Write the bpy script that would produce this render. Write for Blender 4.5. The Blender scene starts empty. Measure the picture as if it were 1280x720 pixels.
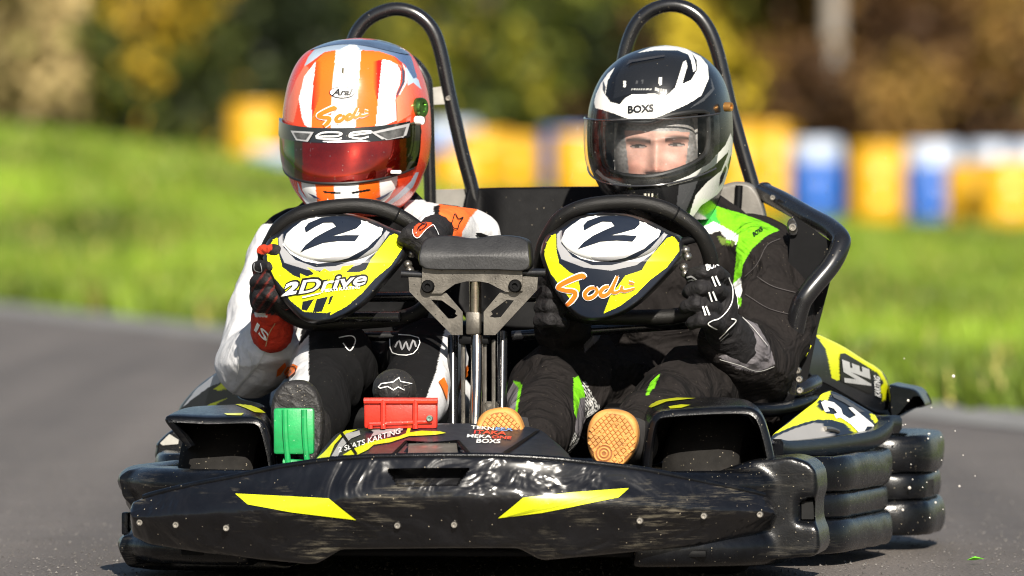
import bpy, bmesh, math, random
import numpy as np
from mathutils import Vector, Matrix, noise
from mathutils.bvhtree import BVHTree
from mathutils.geometry import tessellate_polygon

random.seed(7); np.random.seed(7)
S = bpy.context.scene
C = S.collection
rad = math.radians

# ------------------------------------------------------------------ camera, light, exposure
F = 12000.0                                   # focal length in pixels of a 1280 px wide picture
CAM = np.array([0.0, -16.0, 0.655])
PITCH = math.atan(150 / F)
cam_d = bpy.data.cameras.new('camera'); cam = bpy.data.objects.new('camera', cam_d); C.objects.link(cam)
cam.location = CAM; cam.rotation_euler = (math.pi / 2 - PITCH, 0, 0)
cam_d.sensor_width = 36.0; cam_d.lens = 36.0 * F / 1280.0
cam_d.clip_start = 0.5; cam_d.clip_end = 2000
cam_d.dof.use_dof = True; cam_d.dof.focus_distance = 15.6; cam_d.dof.aperture_fstop = 5.6
S.camera = cam
SUN_EL, SUN_AZ = rad(31), rad(9)            # azimuth from the viewing axis, behind the camera, a little to its right
W = bpy.data.worlds.new('World'); S.world = W; W.use_nodes = True
nt = W.node_tree
sky = nt.nodes.new('ShaderNodeTexSky'); sky.sky_type = 'NISHITA'; sky.sun_disc = False
sky.sun_elevation = SUN_EL
sd = Vector((math.sin(SUN_AZ) * math.cos(SUN_EL), -math.cos(SUN_AZ) * math.cos(SUN_EL), math.sin(SUN_EL)))
sky.sun_rotation = math.atan2(sd.x, sd.y)
nt.nodes['Background'].inputs['Strength'].default_value = 0.052
nt.links.new(sky.outputs[0], nt.nodes['Background'].inputs['Color'])
sun_d = bpy.data.lights.new('sun', 'SUN'); sun_d.energy = 5.0; sun_d.angle = rad(0.5); sun_d.color = (1.0, .93, .82)
sun = bpy.data.objects.new('sun', sun_d); C.objects.link(sun)
sun.rotation_euler = sd.to_track_quat('Z', 'Y').to_euler()
S.view_settings.view_transform = 'Standard'; S.view_settings.look = 'None'
S.cycles.filter_width = 1.0
S.view_settings.exposure = 0.85; S.view_settings.gamma = 1.0

# ------------------------------------------------------------------ frames: the kart stands at KO, turned by TH
TH = rad(6.5); KO = np.array([-0.02, 0.0, 0.0])
ct, st = math.cos(TH), math.sin(TH)
KM = Matrix.Translation(Vector(KO)) @ Matrix.Rotation(-TH, 4, 'Z')
def w2l(v):
    v = np.asarray(v, float)
    return np.stack([v[..., 0] * ct - v[..., 1] * st, v[..., 0] * st + v[..., 1] * ct, v[..., 2]], -1)
def l2w(v):
    v = np.asarray(v, float)
    return np.stack([v[..., 0] * ct + v[..., 1] * st, -v[..., 0] * st + v[..., 1] * ct, v[..., 2]], -1) + KO
CL = w2l(CAM - KO)
cp, sp = math.cos(PITCH), math.sin(PITCH)
def raydir(px, py):
    a = (np.asarray(px, float) - 640) / F; b = (360 - np.asarray(py, float)) / F
    a, b = np.broadcast_arrays(a, b)
    return w2l(np.stack([a, b * sp + cp, b * cp - sp], -1))
def K(px, py, y):
    """point of the kart's own space, y metres behind its axis origin, that the photograph shows at px, py"""
    d = raydir(px, py); t = (np.asarray(y, float) - CL[1]) / d[..., 1]
    return CL + d * t[..., None]
def proj(v):
    r = l2w(v) - CAM
    dep = r[..., 1] * cp - r[..., 2] * sp; up = r[..., 1] * sp + r[..., 2] * cp
    return np.stack([640 + F * r[..., 0] / dep, 360 - F * up / dep], -1)
def GP(px, dist, z=None):
    """world point in the background at picture column px, dist metres from the camera"""
    return np.array([(px - 640) / F * dist, dist - 16.0])
def Z(ox, oy, s):
    return lambda pts: [(ox + x / s, oy + y / s) for x, y in pts]

# ------------------------------------------------------------------ materials
def col(h):
    h = h.lstrip('#'); c = [int(h[i:i + 2], 16) / 255 for i in (0, 2, 4)]
    return tuple(x / 12.92 if x <= .04045 else ((x + .055) / 1.055) ** 2.4 for x in c)
MATS = {}
def mat(name, c=(.5, .5, .5), rough=.5, metal=0., coat=0., var=.15, vscale=30., bump=0., bscale=200., speck=0., speckc=(.35, .3, .22), vcol=False, smear=0., smearc=(.12, .1, .07), fold=0., fscale=14., trans=0., spscale=260., coatr=.06, spec=.5, grain=0.):
    if name in MATS: return MATS[name]
    m = bpy.data.materials.new(name); m.use_nodes = True; MATS[name] = m
    n = m.node_tree.nodes; l = m.node_tree.links; b = n['Principled BSDF']
    tc = n.new('ShaderNodeTexCoord'); co = tc.outputs['Object']
    def noisen(scale, det=4, rgh=.6, vec=None):
        t = n.new('ShaderNodeTexNoise'); t.inputs['Scale'].default_value = scale; t.inputs['Detail'].default_value = det; t.inputs['Roughness'].default_value = rgh
        l.new(vec or co, t.inputs['Vector']); return t.outputs['Fac']
    def ramp(src, a, bb):
        r = n.new('ShaderNodeMapRange'); r.inputs[1].default_value = a; r.inputs[2].default_value = bb; l.new(src, r.inputs[0]); return r.outputs[0]
    def mix(fac, A, B, mode='MIX'):
        x = n.new('ShaderNodeMix'); x.data_type = 'RGBA'; x.blend_type = mode
        if isinstance(fac, float): x.inputs[0].default_value = fac
        else: l.new(fac, x.inputs[0])
        for k, v in ((6, A), (7, B)):
            if isinstance(v, tuple): x.inputs[k].default_value = (*v, 1)
            else: l.new(v, x.inputs[k])
        return x.outputs[2]
    if vcol:
        a = n.new('ShaderNodeAttribute'); a.attribute_name = 'Col'; base = a.outputs['Color']
    else:
        base = tuple(c)
    if var:
        f = ramp(noisen(vscale), .3, .7)
        lo = mix(1.0, base, (1 - var,) * 3, 'MULTIPLY'); hi = mix(1.0, base, (1 + var,) * 3, 'MULTIPLY')
        base = mix(f, lo, hi)
    rg = None
    if grain:
        fg = ramp(noisen(190, 2), .32, .68)
        base = mix(fg, mix(1.0, base, (1 - grain,) * 3, 'MULTIPLY'), mix(1.0, base, (1 + grain,) * 3, 'MULTIPLY'))
    if smear:
        mp = n.new('ShaderNodeMapping'); mp.inputs['Scale'].default_value = (1., 1., 3.2); l.new(co, mp.inputs[0])
        f1 = ramp(noisen(4.5, 6, .68, mp.outputs[0]), .5, .72)
        mp2 = n.new('ShaderNodeMapping'); mp2.inputs['Scale'].default_value = (1., 1., 14.); mp2.inputs['Rotation'].default_value = (0, .35, 0); l.new(co, mp2.inputs[0])
        f2 = ramp(noisen(15, 6, .75, mp2.outputs[0]), .5, .8)
        mm = n.new('ShaderNodeMath'); mm.operation = 'MULTIPLY'; l.new(f1, mm.inputs[0]); l.new(f2, mm.inputs[1])
        ms = n.new('ShaderNodeMath'); ms.operation = 'MULTIPLY'; ms.inputs[1].default_value = smear; l.new(mm.outputs[0], ms.inputs[0]); ms.use_clamp = True
        base = mix(ms.outputs[0], base, smearc); rg = ms.outputs[0]
    if speck:
        v = n.new('ShaderNodeTexVoronoi'); v.inputs['Scale'].default_value = spscale; v.inputs['Randomness'].default_value = 1.0; l.new(co, v.inputs['Vector'])
        s1 = n.new('ShaderNodeMapRange'); s1.inputs[1].default_value = .22; s1.inputs[2].default_value = .12; l.new(v.outputs['Distance'], s1.inputs[0])
        wn = n.new('ShaderNodeSeparateColor'); l.new(v.outputs['Color'], wn.inputs[0])
        s2 = n.new('ShaderNodeMath'); s2.operation = 'LESS_THAN'; s2.inputs[1].default_value = speck; l.new(wn.outputs[0], s2.inputs[0])
        s3 = n.new('ShaderNodeMath'); s3.operation = 'MULTIPLY'; l.new(s1.outputs[0], s3.inputs[0]); l.new(s2.outputs[0], s3.inputs[1])
        base = mix(s3.outputs[0], base, speckc)
    if isinstance(base, tuple): b.inputs['Base Color'].default_value = (*base, 1)
    else: l.new(base, b.inputs['Base Color'])
    rr = n.new('ShaderNodeMapRange'); rr.inputs[3].default_value = max(.02, rough - .08); rr.inputs[4].default_value = min(1, rough + .1)
    l.new(noisen(vscale * 2.3, 3), rr.inputs[0]); l.new(rr.outputs[0], b.inputs['Roughness'])
    b.inputs['Metallic'].default_value = metal; b.inputs['Coat Weight'].default_value = coat; b.inputs['Coat Roughness'].default_value = coatr
    b.inputs['Specular IOR Level'].default_value = spec
    if trans: b.inputs['Transmission Weight'].default_value = trans
    last = None
    for amt, sc, dist in ((fold, fscale, .02), (bump, bscale, .002)):
        if amt:
            bp = n.new('ShaderNodeBump'); bp.inputs['Strength'].default_value = amt; bp.inputs['Distance'].default_value = dist * (1.5 if dist > .01 else 1)
            if dist > .01:
                wv = n.new('ShaderNodeTexNoise'); wv.inputs['Scale'].default_value = sc; wv.inputs['Detail'].default_value = 3; wv.inputs['Distortion'].default_value = 1.0; wv.inputs['Roughness'].default_value = .5
                l.new(co, wv.inputs['Vector']); l.new(wv.outputs['Fac'], bp.inputs['Height'])
            else:
                l.new(noisen(sc, 3), bp.inputs['Height'])
            if last: l.new(last, bp.inputs['Normal'])
            last = bp.outputs['Normal']
    if last: l.new(last, b.inputs['Normal'])
    return m

YEL = (.72, .76, .01); NAVY = (.010, .014, .024); WHITE = (.82, .82, .80); ORANGE = (.85, .15, .012); RED = (.62, .025, .015); GREEN = (.16, .62, .03); BLK = (.008, .008, .009)
plastic = mat('black_plastic', (.003, .0034, .0045), .22, bump=.25, bscale=420, var=.5, speck=.05, smear=.9, smearc=(.04, .036, .03), coat=.0, coatr=.2, spec=.36)
gloss = mat('gloss_black_panel', (.005, .005, .006), .2, var=.3, speck=.045, spscale=190, smear=3.4, smearc=(.13, .115, .085), coat=.35, coatr=.12, bump=.12, bscale=60, fold=.5, fscale=9., spec=.4)
tubem = mat('black_powder_coat', (.008, .008, .009), .26, var=.2, coat=.45, coatr=.15, bump=.05, bscale=120, speck=.025)
rubber = mat('tyre_rubber', (.010, .009, .008), .8, var=.4, bump=.5, bscale=90, speck=.12, smear=.9, smearc=(.10, .07, .04), spec=.2)
satin = mat('satin_black', (.003, .003, .0034), .6, spec=.12, var=.25, bump=.2, bscale=500, speck=.02)
paintm = mat('printed_sticker', vcol=True, rough=.35, var=.05, vscale=12, coat=.15, coatr=.1, spec=.3, speck=.025, spscale=220)
helm_m = mat('helmet_lacquer', vcol=True, rough=.25, var=.04, vscale=20, coat=.4, coatr=.03, spec=.3, speck=.012, spscale=300)
scuffm = mat('scuffed_plastic', (.003, .0034, .0045), .25, bump=.15, bscale=320, var=.5, speck=.08, smear=2.0, smearc=(.075, .068, .055), spec=.36, fold=.07, fscale=9.)
suitm = mat('white_suit_cloth', vcol=True, rough=.85, var=.10, vscale=60, bump=.4, bscale=700, fold=.5, fscale=8., speck=.03, spscale=300, speckc=(.3, .26, .2), spec=.12)
clothm = mat('racing_suit_cloth', vcol=True, rough=.85, var=.16, vscale=120, bump=.5, bscale=700, fold=1., fscale=13., speck=.035, spscale=300, speckc=(.2, .17, .13), spec=.12)
glovem = mat('glove_leather', vcol=True, rough=.7, var=.2, vscale=90, bump=.5, bscale=500, fold=.3, fscale=40., spec=.3)
steel = mat('brushed_steel', (.115, .105, .09), .42, metal=.6, var=.4, vscale=25, bump=.25, bscale=300, speck=.16, speckc=(.02, .018, .015), spscale=170)
chrome = mat('chromed_steel', (.38, .33, .28), .2, metal=1., var=.35, vscale=14, bump=.1, bscale=150, speck=.1, speckc=(.18, .09, .03))
boltm = mat('bolt_zinc', (.32, .30, .27), .35, metal=.9, var=.2)
redm = mat('red_plastic', (.55, .025, .012), .4, var=.2, coat=.1, smear=1.2, smearc=(.16, .06, .04), bump=.15, bscale=300, speck=.06, speckc=(.8, .55, .45))
greenm = mat('green_plastic', (.010, .28, .075), .4, var=.2, coat=.1, smear=1.2, smearc=(.07, .13, .07), bump=.15, bscale=300, speck=.05, speckc=(.5, .7, .5))
solem = mat('tan_rubber_sole', (.56, .25, .06), .65, var=.3, vscale=30, bump=.4, bscale=300, smear=1.3, smearc=(.16, .08, .03), speck=.1, speckc=(.12, .06, .02))
seatm = mat('seat_grey', (.15, .14, .125), .45, var=.2, bump=.2, bscale=200, speck=.03)
alum = mat('dull_aluminium', (.36, .35, .32), .5, metal=.5, var=.2)
yel_s = mat('yellow_sticker', YEL, .3, var=.06, coat=.4, speck=.02)
wht_s = mat('white_print', WHITE, .35, var=.06)
blk_s = mat('black_print', BLK, .35, var=.1)
gry_s = mat('grey_print', (.34, .34, .35), .35, var=.1)
org_s = mat('orange_print', (.80, .17, .012), .3, var=.08)
red_s = mat('red_print', (.7, .04, .03), .35, var=.05)
blu_s = mat('blue_print', (.08, .32, .7), .35, var=.05)
gre_s = mat('green_print', GREEN, .6, var=.1)

# ------------------------------------------------------------------ mesh helpers
def root(name, loc, label, cat, group=None, rz=0.):
    o = bpy.data.objects.new(name, None); C.objects.link(o); o.location = loc; o.rotation_euler = (0, 0, rz); o.empty_display_size = .1
    o['label'] = label; o['category'] = cat
    if group: o['group'] = group
    return o
def tag(o, label, cat, group=None):
    o['label'] = label; o['category'] = cat
    if group: o['group'] = group
    return o
INV = {}
def rootinv(o):
    while o.parent: o = o.parent
    if o.name not in INV:
        m = Matrix.Translation(o.location) @ o.rotation_euler.to_matrix().to_4x4()
        INV[o.name] = m.inverted()
    return INV[o.name]
def mesh(name, V, Fc, smooth=True, colr=None, sharp=40):
    me = bpy.data.meshes.new(name)
    me.from_pydata([tuple(v) for v in np.asarray(V, float)], [], [tuple(f) for f in Fc])
    me.validate(); me.update()
    if smooth:
        me.shade_smooth()
        if sharp: me.set_sharp_from_angle(angle=rad(sharp))
    if colr is not None:
        a = me.color_attributes.new('Col', 'FLOAT_COLOR', 'POINT')
        cc = np.ones((len(me.vertices), 4), np.float32); cc[:, :3] = np.asarray(colr)[:len(me.vertices)]
        a.data.foreach_set('color', cc.ravel())
    return me
def link(name, me, m, parent=None, local=True):
    """local: the vertices are in the kart's space; they are moved into the space of the parent's root"""
    if m is not None: me.materials.append(m)
    if local:
        me.transform((rootinv(parent) if parent else Matrix.Identity(4)) @ KM)
    o = bpy.data.objects.new(name, me); C.objects.link(o)
    if parent: o.parent = parent
    return o
def part(name, VF, m, parent, smooth=True, colr=None, sharp=40, label=None):
    o = link(name, mesh(name, VF[0], VF[1], smooth, colr, sharp), m, parent)
    if label: o['label'] = label
    return o
def join(*vfs):
    V, Fc, n = [], [], 0
    for v, f in vfs:
        v = np.asarray(v, float); V.append(v); Fc += [tuple(i + n for i in x) for x in f]; n += len(v)
    return np.concatenate(V), Fc
def spline(pts, n=10, closed=False):
    P = np.asarray(pts, float); N = len(P)
    if N < 3 and not closed: return P
    out = []
    for i in range(N if closed else N - 1):
        if closed: a, b, c, d = P[(i - 1) % N], P[i], P[(i + 1) % N], P[(i + 2) % N]
        else: a, b, c, d = P[max(i - 1, 0)], P[i], P[i + 1], P[min(i + 2, N - 1)]
        for t in np.linspace(0, 1, n, endpoint=False):
            out.append(.5 * (2 * b + (c - a) * t + (2 * a - 5 * b + 4 * c - d) * t * t + (3 * b - 3 * c + d - a) * t ** 3))
    if not closed: out.append(P[-1])
    return np.array(out)
def sweep(path, prof, closed=False, up=(0, 0, 1), caps=True):
    """prof: (n,2) closed profile (sideways, up)"""
    P = np.asarray(path, float); N = len(P); prof = np.asarray(prof, float); k = len(prof)
    T = np.roll(P, -1, 0) - np.roll(P, 1, 0)
    if not closed: T[0] = P[1] - P[0]; T[-1] = P[-1] - P[-2]
    T /= np.linalg.norm(T, axis=1)[:, None] + 1e-12
    V = []; U = np.array(up, float); s = None
    for i in range(N):
        side = np.cross(T[i], U)
        if np.linalg.norm(side) < .15 and s is not None: side = s - T[i] * np.dot(s, T[i])
        side /= np.linalg.norm(side) + 1e-12
        if s is not None and up != (0, 0, 1) and np.dot(side, s) < 0: side = -side
        s = side; uu = np.cross(side, T[i])
        V.append(P[i] + prof[:, :1] * side + prof[:, 1:] * uu)
    V = np.concatenate(V); Fc = []
    for i in range(N if closed else N - 1):
        a, b = i * k, ((i + 1) % N) * k
        for j in range(k):
            Fc.append((a + j, a + (j + 1) % k, b + (j + 1) % k, b + j))
    if not closed and caps:
        Fc.append(tuple(range(k))[::-1]); Fc.append(tuple(range((N - 1) * k, N * k)))
    return V, Fc
def tube(pts, r, n=14, sm=10, closed=False):
    """parallel-transported round tube; r may be a list per point"""
    P0 = np.asarray(pts, float); P = spline(P0, sm, closed) if sm else P0
    R = np.full(len(P), r, float) if np.isscalar(r) else np.interp(np.linspace(0, 1, len(P)), np.linspace(0, 1, len(r)), r)
    T = np.roll(P, -1, 0) - np.roll(P, 1, 0)
    if not closed: T[0] = P[1] - P[0]; T[-1] = P[-1] - P[-2]
    T /= np.linalg.norm(T, axis=1)[:, None] + 1e-12
    s = np.cross(T[0], (0, 0, 1)); s = s if np.linalg.norm(s) > .1 else np.cross(T[0], (1, 0, 0))
    a = np.linspace(0, 2 * math.pi, n, endpoint=False); V = []
    for i in range(len(P)):
        s = s - T[i] * np.dot(s, T[i]); s /= np.linalg.norm(s) + 1e-12; u = np.cross(T[i], s)
        V.append(P[i] + R[i] * (np.cos(a)[:, None] * s + np.sin(a)[:, None] * u))
    V = np.concatenate(V); Fc = []; N = len(P)
    for i in range(N if closed else N - 1):
        A, B = i * n, ((i + 1) % N) * n
        for j in range(n): Fc.append((A + j, A + (j + 1) % n, B + (j + 1) % n, B + j))
    if not closed: Fc.append(tuple(range(n))[::-1]); Fc.append(tuple(range((N - 1) * n, N * n)))
    return V, Fc
def lathe(prof, c, axis=(0, 0, 1), n=32):
    prof = np.asarray(prof, float); ax = np.array(axis, float); ax /= np.linalg.norm(ax)
    s = np.cross(ax, (0, 0, 1)); s = s if np.linalg.norm(s) > .1 else np.cross(ax, (1, 0, 0)); s /= np.linalg.norm(s); u = np.cross(ax, s)
    a = np.linspace(0, 2 * math.pi, n, endpoint=False)
    V = np.concatenate([np.asarray(c) + h * ax + r * (np.cos(a)[:, None] * s + np.sin(a)[:, None] * u) for r, h in prof]); Fc = []
    for i in range(len(prof) - 1):
        for j in range(n): Fc.append((i * n + j, i * n + (j + 1) % n, (i + 1) * n + (j + 1) % n, (i + 1) * n + j))
    Fc.append(tuple(range(n))[::-1]); Fc.append(tuple(range((len(prof) - 1) * n, len(prof) * n)))
    return V, Fc
def capsule(p, q, r1, r2, n=14):
    p, q = np.asarray(p, float), np.asarray(q, float); ax = q - p; L = np.linalg.norm(ax)
    ax = ax / L if L > 1e-6 else np.array([0, 0, 1.])
    prof = [(r1 * math.sin(t), -r1 * math.cos(t)) for t in np.linspace(.12, math.pi / 2, 5)] + [(r2 * math.cos(t), L + r2 * math.sin(t)) for t in np.linspace(0, math.pi / 2 - .12, 5)]
    return lathe(prof, p, ax, n)
def chain(pts, rs):
    return [capsule(pts[i], pts[i + 1], rs[i], rs[i + 1]) for i in range(len(pts) - 1)]
def ell(c, r, rot=None, n=24):
    V, Fc = lathe([(math.sin(t), -math.cos(t)) for t in np.linspace(.06, math.pi - .06, 14)], (0, 0, 0), (0, 0, 1), n)
    V = V * np.array(r)
    if rot is not None: V = V @ np.array(Matrix.Rotation(rot[0], 3, rot[1])).T
    return V + np.asarray(c), Fc
def box(c, s, rot=None):
    V = np.array([(x, y, z) for x in (-.5, .5) for y in (-.5, .5) for z in (-.5, .5)]) * np.array(s)
    if rot: V = V @ np.array(Matrix.Rotation(rot[0], 3, rot[1])).T
    return V + np.asarray(c), [(0, 1, 3, 2), (4, 6, 7, 5), (0, 4, 5, 1), (2, 3, 7, 6), (0, 2, 6, 4), (1, 5, 7, 3)]
def rbox(c, s, bev=.004, rot=None, seg=2):
    bm = bmesh.new(); bmesh.ops.create_cube(bm, size=1.0)
    for v in bm.verts: v.co = Vector((v.co.x * s[0], v.co.y * s[1], v.co.z * s[2]))
    bmesh.ops.bevel(bm, geom=bm.edges[:], offset=bev, segments=seg, profile=.5, affect='EDGES')
    if rot: bmesh.ops.rotate(bm, verts=bm.verts, matrix=Matrix.Rotation(rot[0], 3, rot[1]))
    bm.verts.index_update()
    V = np.array([v.co[:] for v in bm.verts]) + np.asarray(c); Fc = [tuple(v.index for v in f.verts) for f in bm.faces]; bm.free()
    return V, Fc
def blob(prims, vox=.006, smooth=6, sub=0):
    V, Fc = join(*prims)
    me = mesh('tmp', V, Fc, False); o = bpy.data.objects.new('tmp', me); C.objects.link(o)
    r = o.modifiers.new('r', 'REMESH'); r.mode = 'VOXEL'; r.voxel_size = vox
    if smooth:
        s = o.modifiers.new('s', 'SMOOTH'); s.factor = .5; s.iterations = smooth
    if sub:
        ss = o.modifiers.new('u', 'SUBSURF'); ss.levels = sub
    dg = bpy.context.evaluated_depsgraph_get(); ev = o.evaluated_get(dg); m2 = ev.to_mesh()
    n = len(m2.vertices); V = np.empty(n * 3); m2.vertices.foreach_get('co', V); V = V.reshape(-1, 3)
    Fc = [tuple(p.vertices) for p in m2.polygons]
    ev.to_mesh_clear(); bpy.data.objects.remove(o); bpy.data.meshes.remove(me)
    return V, Fc
def normals(V, Fc):
    N = np.zeros_like(V)
    q = np.array([f for f in Fc if len(f) == 4]); t = np.array([f for f in Fc if len(f) == 3])
    if len(q):
        fn = np.cross(V[q[:, 2]] - V[q[:, 0]], V[q[:, 3]] - V[q[:, 1]])
        for k in range(4): np.add.at(N, q[:, k], fn)
    if len(t):
        fn = np.cross(V[t[:, 1]] - V[t[:, 0]], V[t[:, 2]] - V[t[:, 0]])
        for k in range(3): np.add.at(N, t[:, k], fn)
    return N / (np.linalg.norm(N, axis=1)[:, None] + 1e-12)
def wrinkle(V, Fc, amp=.004, sc=14., seed=0.):
    N = normals(V, Fc)
    d = np.array([(1 - 2 * abs(noise.noise(Vector((v[0] * sc + seed, v[1] * sc, v[2] * sc * 1.3))))) * .7 + .22 * noise.noise(Vector((v[0] * sc * 2.7 + seed, v[1] * sc * 2.7, v[2] * sc * 2.7))) for v in V])
    return V + N * (d * amp)[:, None], Fc
def inpoly(P, poly):
    x, y = P[:, 0], P[:, 1]; r = np.zeros(len(P), bool); n = len(poly); j = n - 1
    for i in range(n):
        xi, yi = poly[i]; xj, yj = poly[j]
        if yi != yj:
            c = ((yi > y) != (yj > y)) & (x < (xj - xi) * (y - yi) / (yj - yi) + xi); r ^= c
        j = i
    return r
def paint(V, Fc, base, polys, both=False):
    cc = np.tile(np.array(base, float), (len(V), 1)); P = proj(V)
    if both: front = np.ones(len(V), bool)
    else:
        N = normals(V, Fc); front = (N * (CL - V)).sum(1) > -.02 * 15
    for poly, c in polys:
        if callable(c):
            k = inpoly(P, poly) & front; cc[k] = c(P[k])
        else: cc[inpoly(P, poly) & front] = c
    return cc
def fine2d(poly, maxlen):
    tri = tessellate_polygon([[Vector((x, y, 0)) for x, y in poly]])
    bm = bmesh.new(); vs = [bm.verts.new((x, y, 0)) for x, y in poly]
    for t in tri:
        try: bm.faces.new([vs[i] for i in t])
        except ValueError: pass
    return refine(bm, maxlen)
def refine(bm, maxlen, it=6):
    for _ in range(it):
        e = [x for x in bm.edges if x.calc_length() > maxlen]
        if not e: break
        bmesh.ops.subdivide_edges(bm, edges=e, cuts=1)
        bmesh.ops.triangulate(bm, faces=[f for f in bm.faces if len(f.verts) > 3])
    bm.verts.index_update()
    V = np.array([v.co[:2] for v in bm.verts]).reshape(-1, 2); Fc = [tuple(v.index for v in f.verts) for f in bm.faces]; bm.free()
    return V, Fc
def text2d(txt, box4, shear=0., bold=0., spacing=1., maxlen=4.):
    """flat lettering fitted to a four-corner picture box: (x,y) of lower left, lower right, upper left"""
    cu = bpy.data.curves.new('t', 'FONT'); cu.body = txt; cu.shear = shear; cu.offset = bold; cu.space_character = spacing; cu.resolution_u = 3
    o = bpy.data.objects.new('t', cu); C.objects.link(o)
    me = bpy.data.meshes.new_from_object(o.evaluated_get(bpy.context.evaluated_depsgraph_get()))
    bpy.data.objects.remove(o); bpy.data.curves.remove(cu)
    bm = bmesh.new(); bm.from_mesh(me); bpy.data.meshes.remove(me)
    bmesh.ops.remove_doubles(bm, verts=bm.verts, dist=1e-5); bmesh.ops.triangulate(bm, faces=bm.faces[:])
    V = np.array([v.co[:2] for v in bm.verts]); mn, mx = V.min(0), V.max(0)
    a, b, c = (np.array(p, float) for p in box4)
    for v in bm.verts:
        u = (v.co.x - mn[0]) / (mx[0] - mn[0]); w = (v.co.y - mn[1]) / (mx[1] - mn[1])
        q = a + (b - a) * u + (c - a) * w; v.co = Vector((q[0], q[1], 0))
    return refine(bm, maxlen)
def ribbon(pts, w, n=8, closed=False):
    P = spline(pts, n, closed); T = np.roll(P, -1, 0) - np.roll(P, 1, 0)
    if not closed: T[0] = P[1] - P[0]; T[-1] = P[-1] - P[-2]
    T /= np.linalg.norm(T, axis=1)[:, None] + 1e-9; Nn = np.stack([-T[:, 1], T[:, 0]], -1)
    ww = np.full(len(P), w) if np.isscalar(w) else np.interp(np.linspace(0, 1, len(P)), np.linspace(0, 1, len(w)), w)
    V = np.concatenate([P + Nn * ww[:, None] / 2, P - Nn * ww[:, None] / 2]); m = len(P)
    Fc = [(i, (i + 1) % m, m + (i + 1) % m, m + i) for i in range(m if closed else m - 1)]
    return V, Fc
def bvh(*vfs):
    V, Fc = join(*vfs)
    return BVHTree.FromPolygons([Vector(v) for v in V], Fc)
def project(D, tree, off=.0012):
    V2, Fc = D; d = raydir(V2[:, 0], V2[:, 1]); d /= np.linalg.norm(d, axis=1)[:, None]
    out = []; ok = []
    for k in range(len(V2)):
        h = tree.ray_cast(Vector(CL), Vector(d[k]))
        if h[0] is None: out.append(None); ok.append(False); continue
        n = h[1]; n = -n if n.dot(Vector(d[k])) > 0 else n
        out.append(np.array(h[0] + n * off) - d[k] * off * .6); ok.append(True)
    good = [o for o in out if o is not None]
    if not good: raise ValueError('decal misses its surface')
    Fc = [f for f in Fc if all(ok[i] for i in f)]
    return np.array([good[0] if o is None else o for o in out]), Fc
def decal(name, D, tree, m, parent, off=.0012):
    VF = project(D, tree, off)
    return part(name, VF, m, parent, sharp=0)
def shell(poly, cen, depth, rings=30, seg=None, round_=.012, edge=.9, thick=.03, drop=0., sub=6):
    """a rounded cover whose outline is poly (picture px) about cen, front surface at depth(px,py), rim curling back"""
    B = spline(poly, sub, True); n = len(B); cen = np.array(cen, float)
    rr = np.concatenate([np.linspace(0.02, edge, rings), edge + (1 - edge) * np.sin(np.linspace(0, math.pi / 2, 9))[1:]])
    V = []
    for r in rr:
        Q = cen + (B - cen) * r; y = depth(Q[:, 0], Q[:, 1], r)
        if r > edge:
            t = (r - edge) / (1 - edge); y = y + round_ * (1 - math.sqrt(max(0, 1 - t * t)))
        V.append(K(Q[:, 0], Q[:, 1], y))
    for k in range(1, 4):                      # the skirt
        v = V[len(rr) - 1] + np.array([0, thick * k / 3, -drop * k / 3]); V.append(v)
    m = len(V); V.append(V[0].mean(0)[None]); V = np.concatenate(V); Fc = []
    for i in range(m - 1):
        for j in range(n): Fc.append((i * n + j, i * n + (j + 1) % n, (i + 1) * n + (j + 1) % n, (i + 1) * n + j))
    for j in range(n): Fc.append((m * n, (j + 1) % n, j))
    Fc.append(tuple(range((m - 1) * n, m * n))[::-1])
    return V, [tuple(reversed(f)) for f in Fc]
def plate(poly, depth, thick=.004, bev=True):
    """a flat cut plate of outline poly at depth y (or function), extruded away from the camera"""
    D, Fc = fine2d(poly, 1e9); f = depth if callable(depth) else (lambda x, y: np.full(len(x), depth))
    A = K(D[:, 0], D[:, 1], f(D[:, 0], D[:, 1])); n = len(A); B = A + np.array([0, thick, 0])
    Fc = [tuple(x) for x in Fc]; out = list(Fc) + [tuple(i + n for i in x[::-1]) for x in Fc]
    m = len(poly)
    return np.concatenate([A, B]), out + [(i, (i + 1) % m, (i + 1) % m + n, i + n) for i in range(m)]
def plate_h(poly, holes, y, thick=.004):
    loops = [poly] + holes; flat = [p for lp in loops for p in lp]
    tri = tessellate_polygon([[Vector((x, q, 0)) for x, q in lp] for lp in loops])
    D = np.array(flat, float); A = K(D[:, 0], D[:, 1], y); n = len(A); B = A + np.array([0, thick, 0])
    out = [tuple(t) for t in tri] + [tuple(i + n for i in t[::-1]) for t in tri]; s = 0
    for lp in loops:
        m = len(lp); out += [(s + i, s + (i + 1) % m, s + (i + 1) % m + n, s + i + n) for i in range(m)]; s += m
    return np.concatenate([A, B]), out
def bolt(name, px, py, y, r, parent, m=boltm, h=.005, ax=(0, -1, 0)):
    c = K(px, py, y)
    return part(name, lathe([(r, -.004), (r, h * .5), (r * .8, h), (r * .45, h), (r * .4, h * .4), (.0004, h * .4)], c, ax, 14), m, parent)

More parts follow.
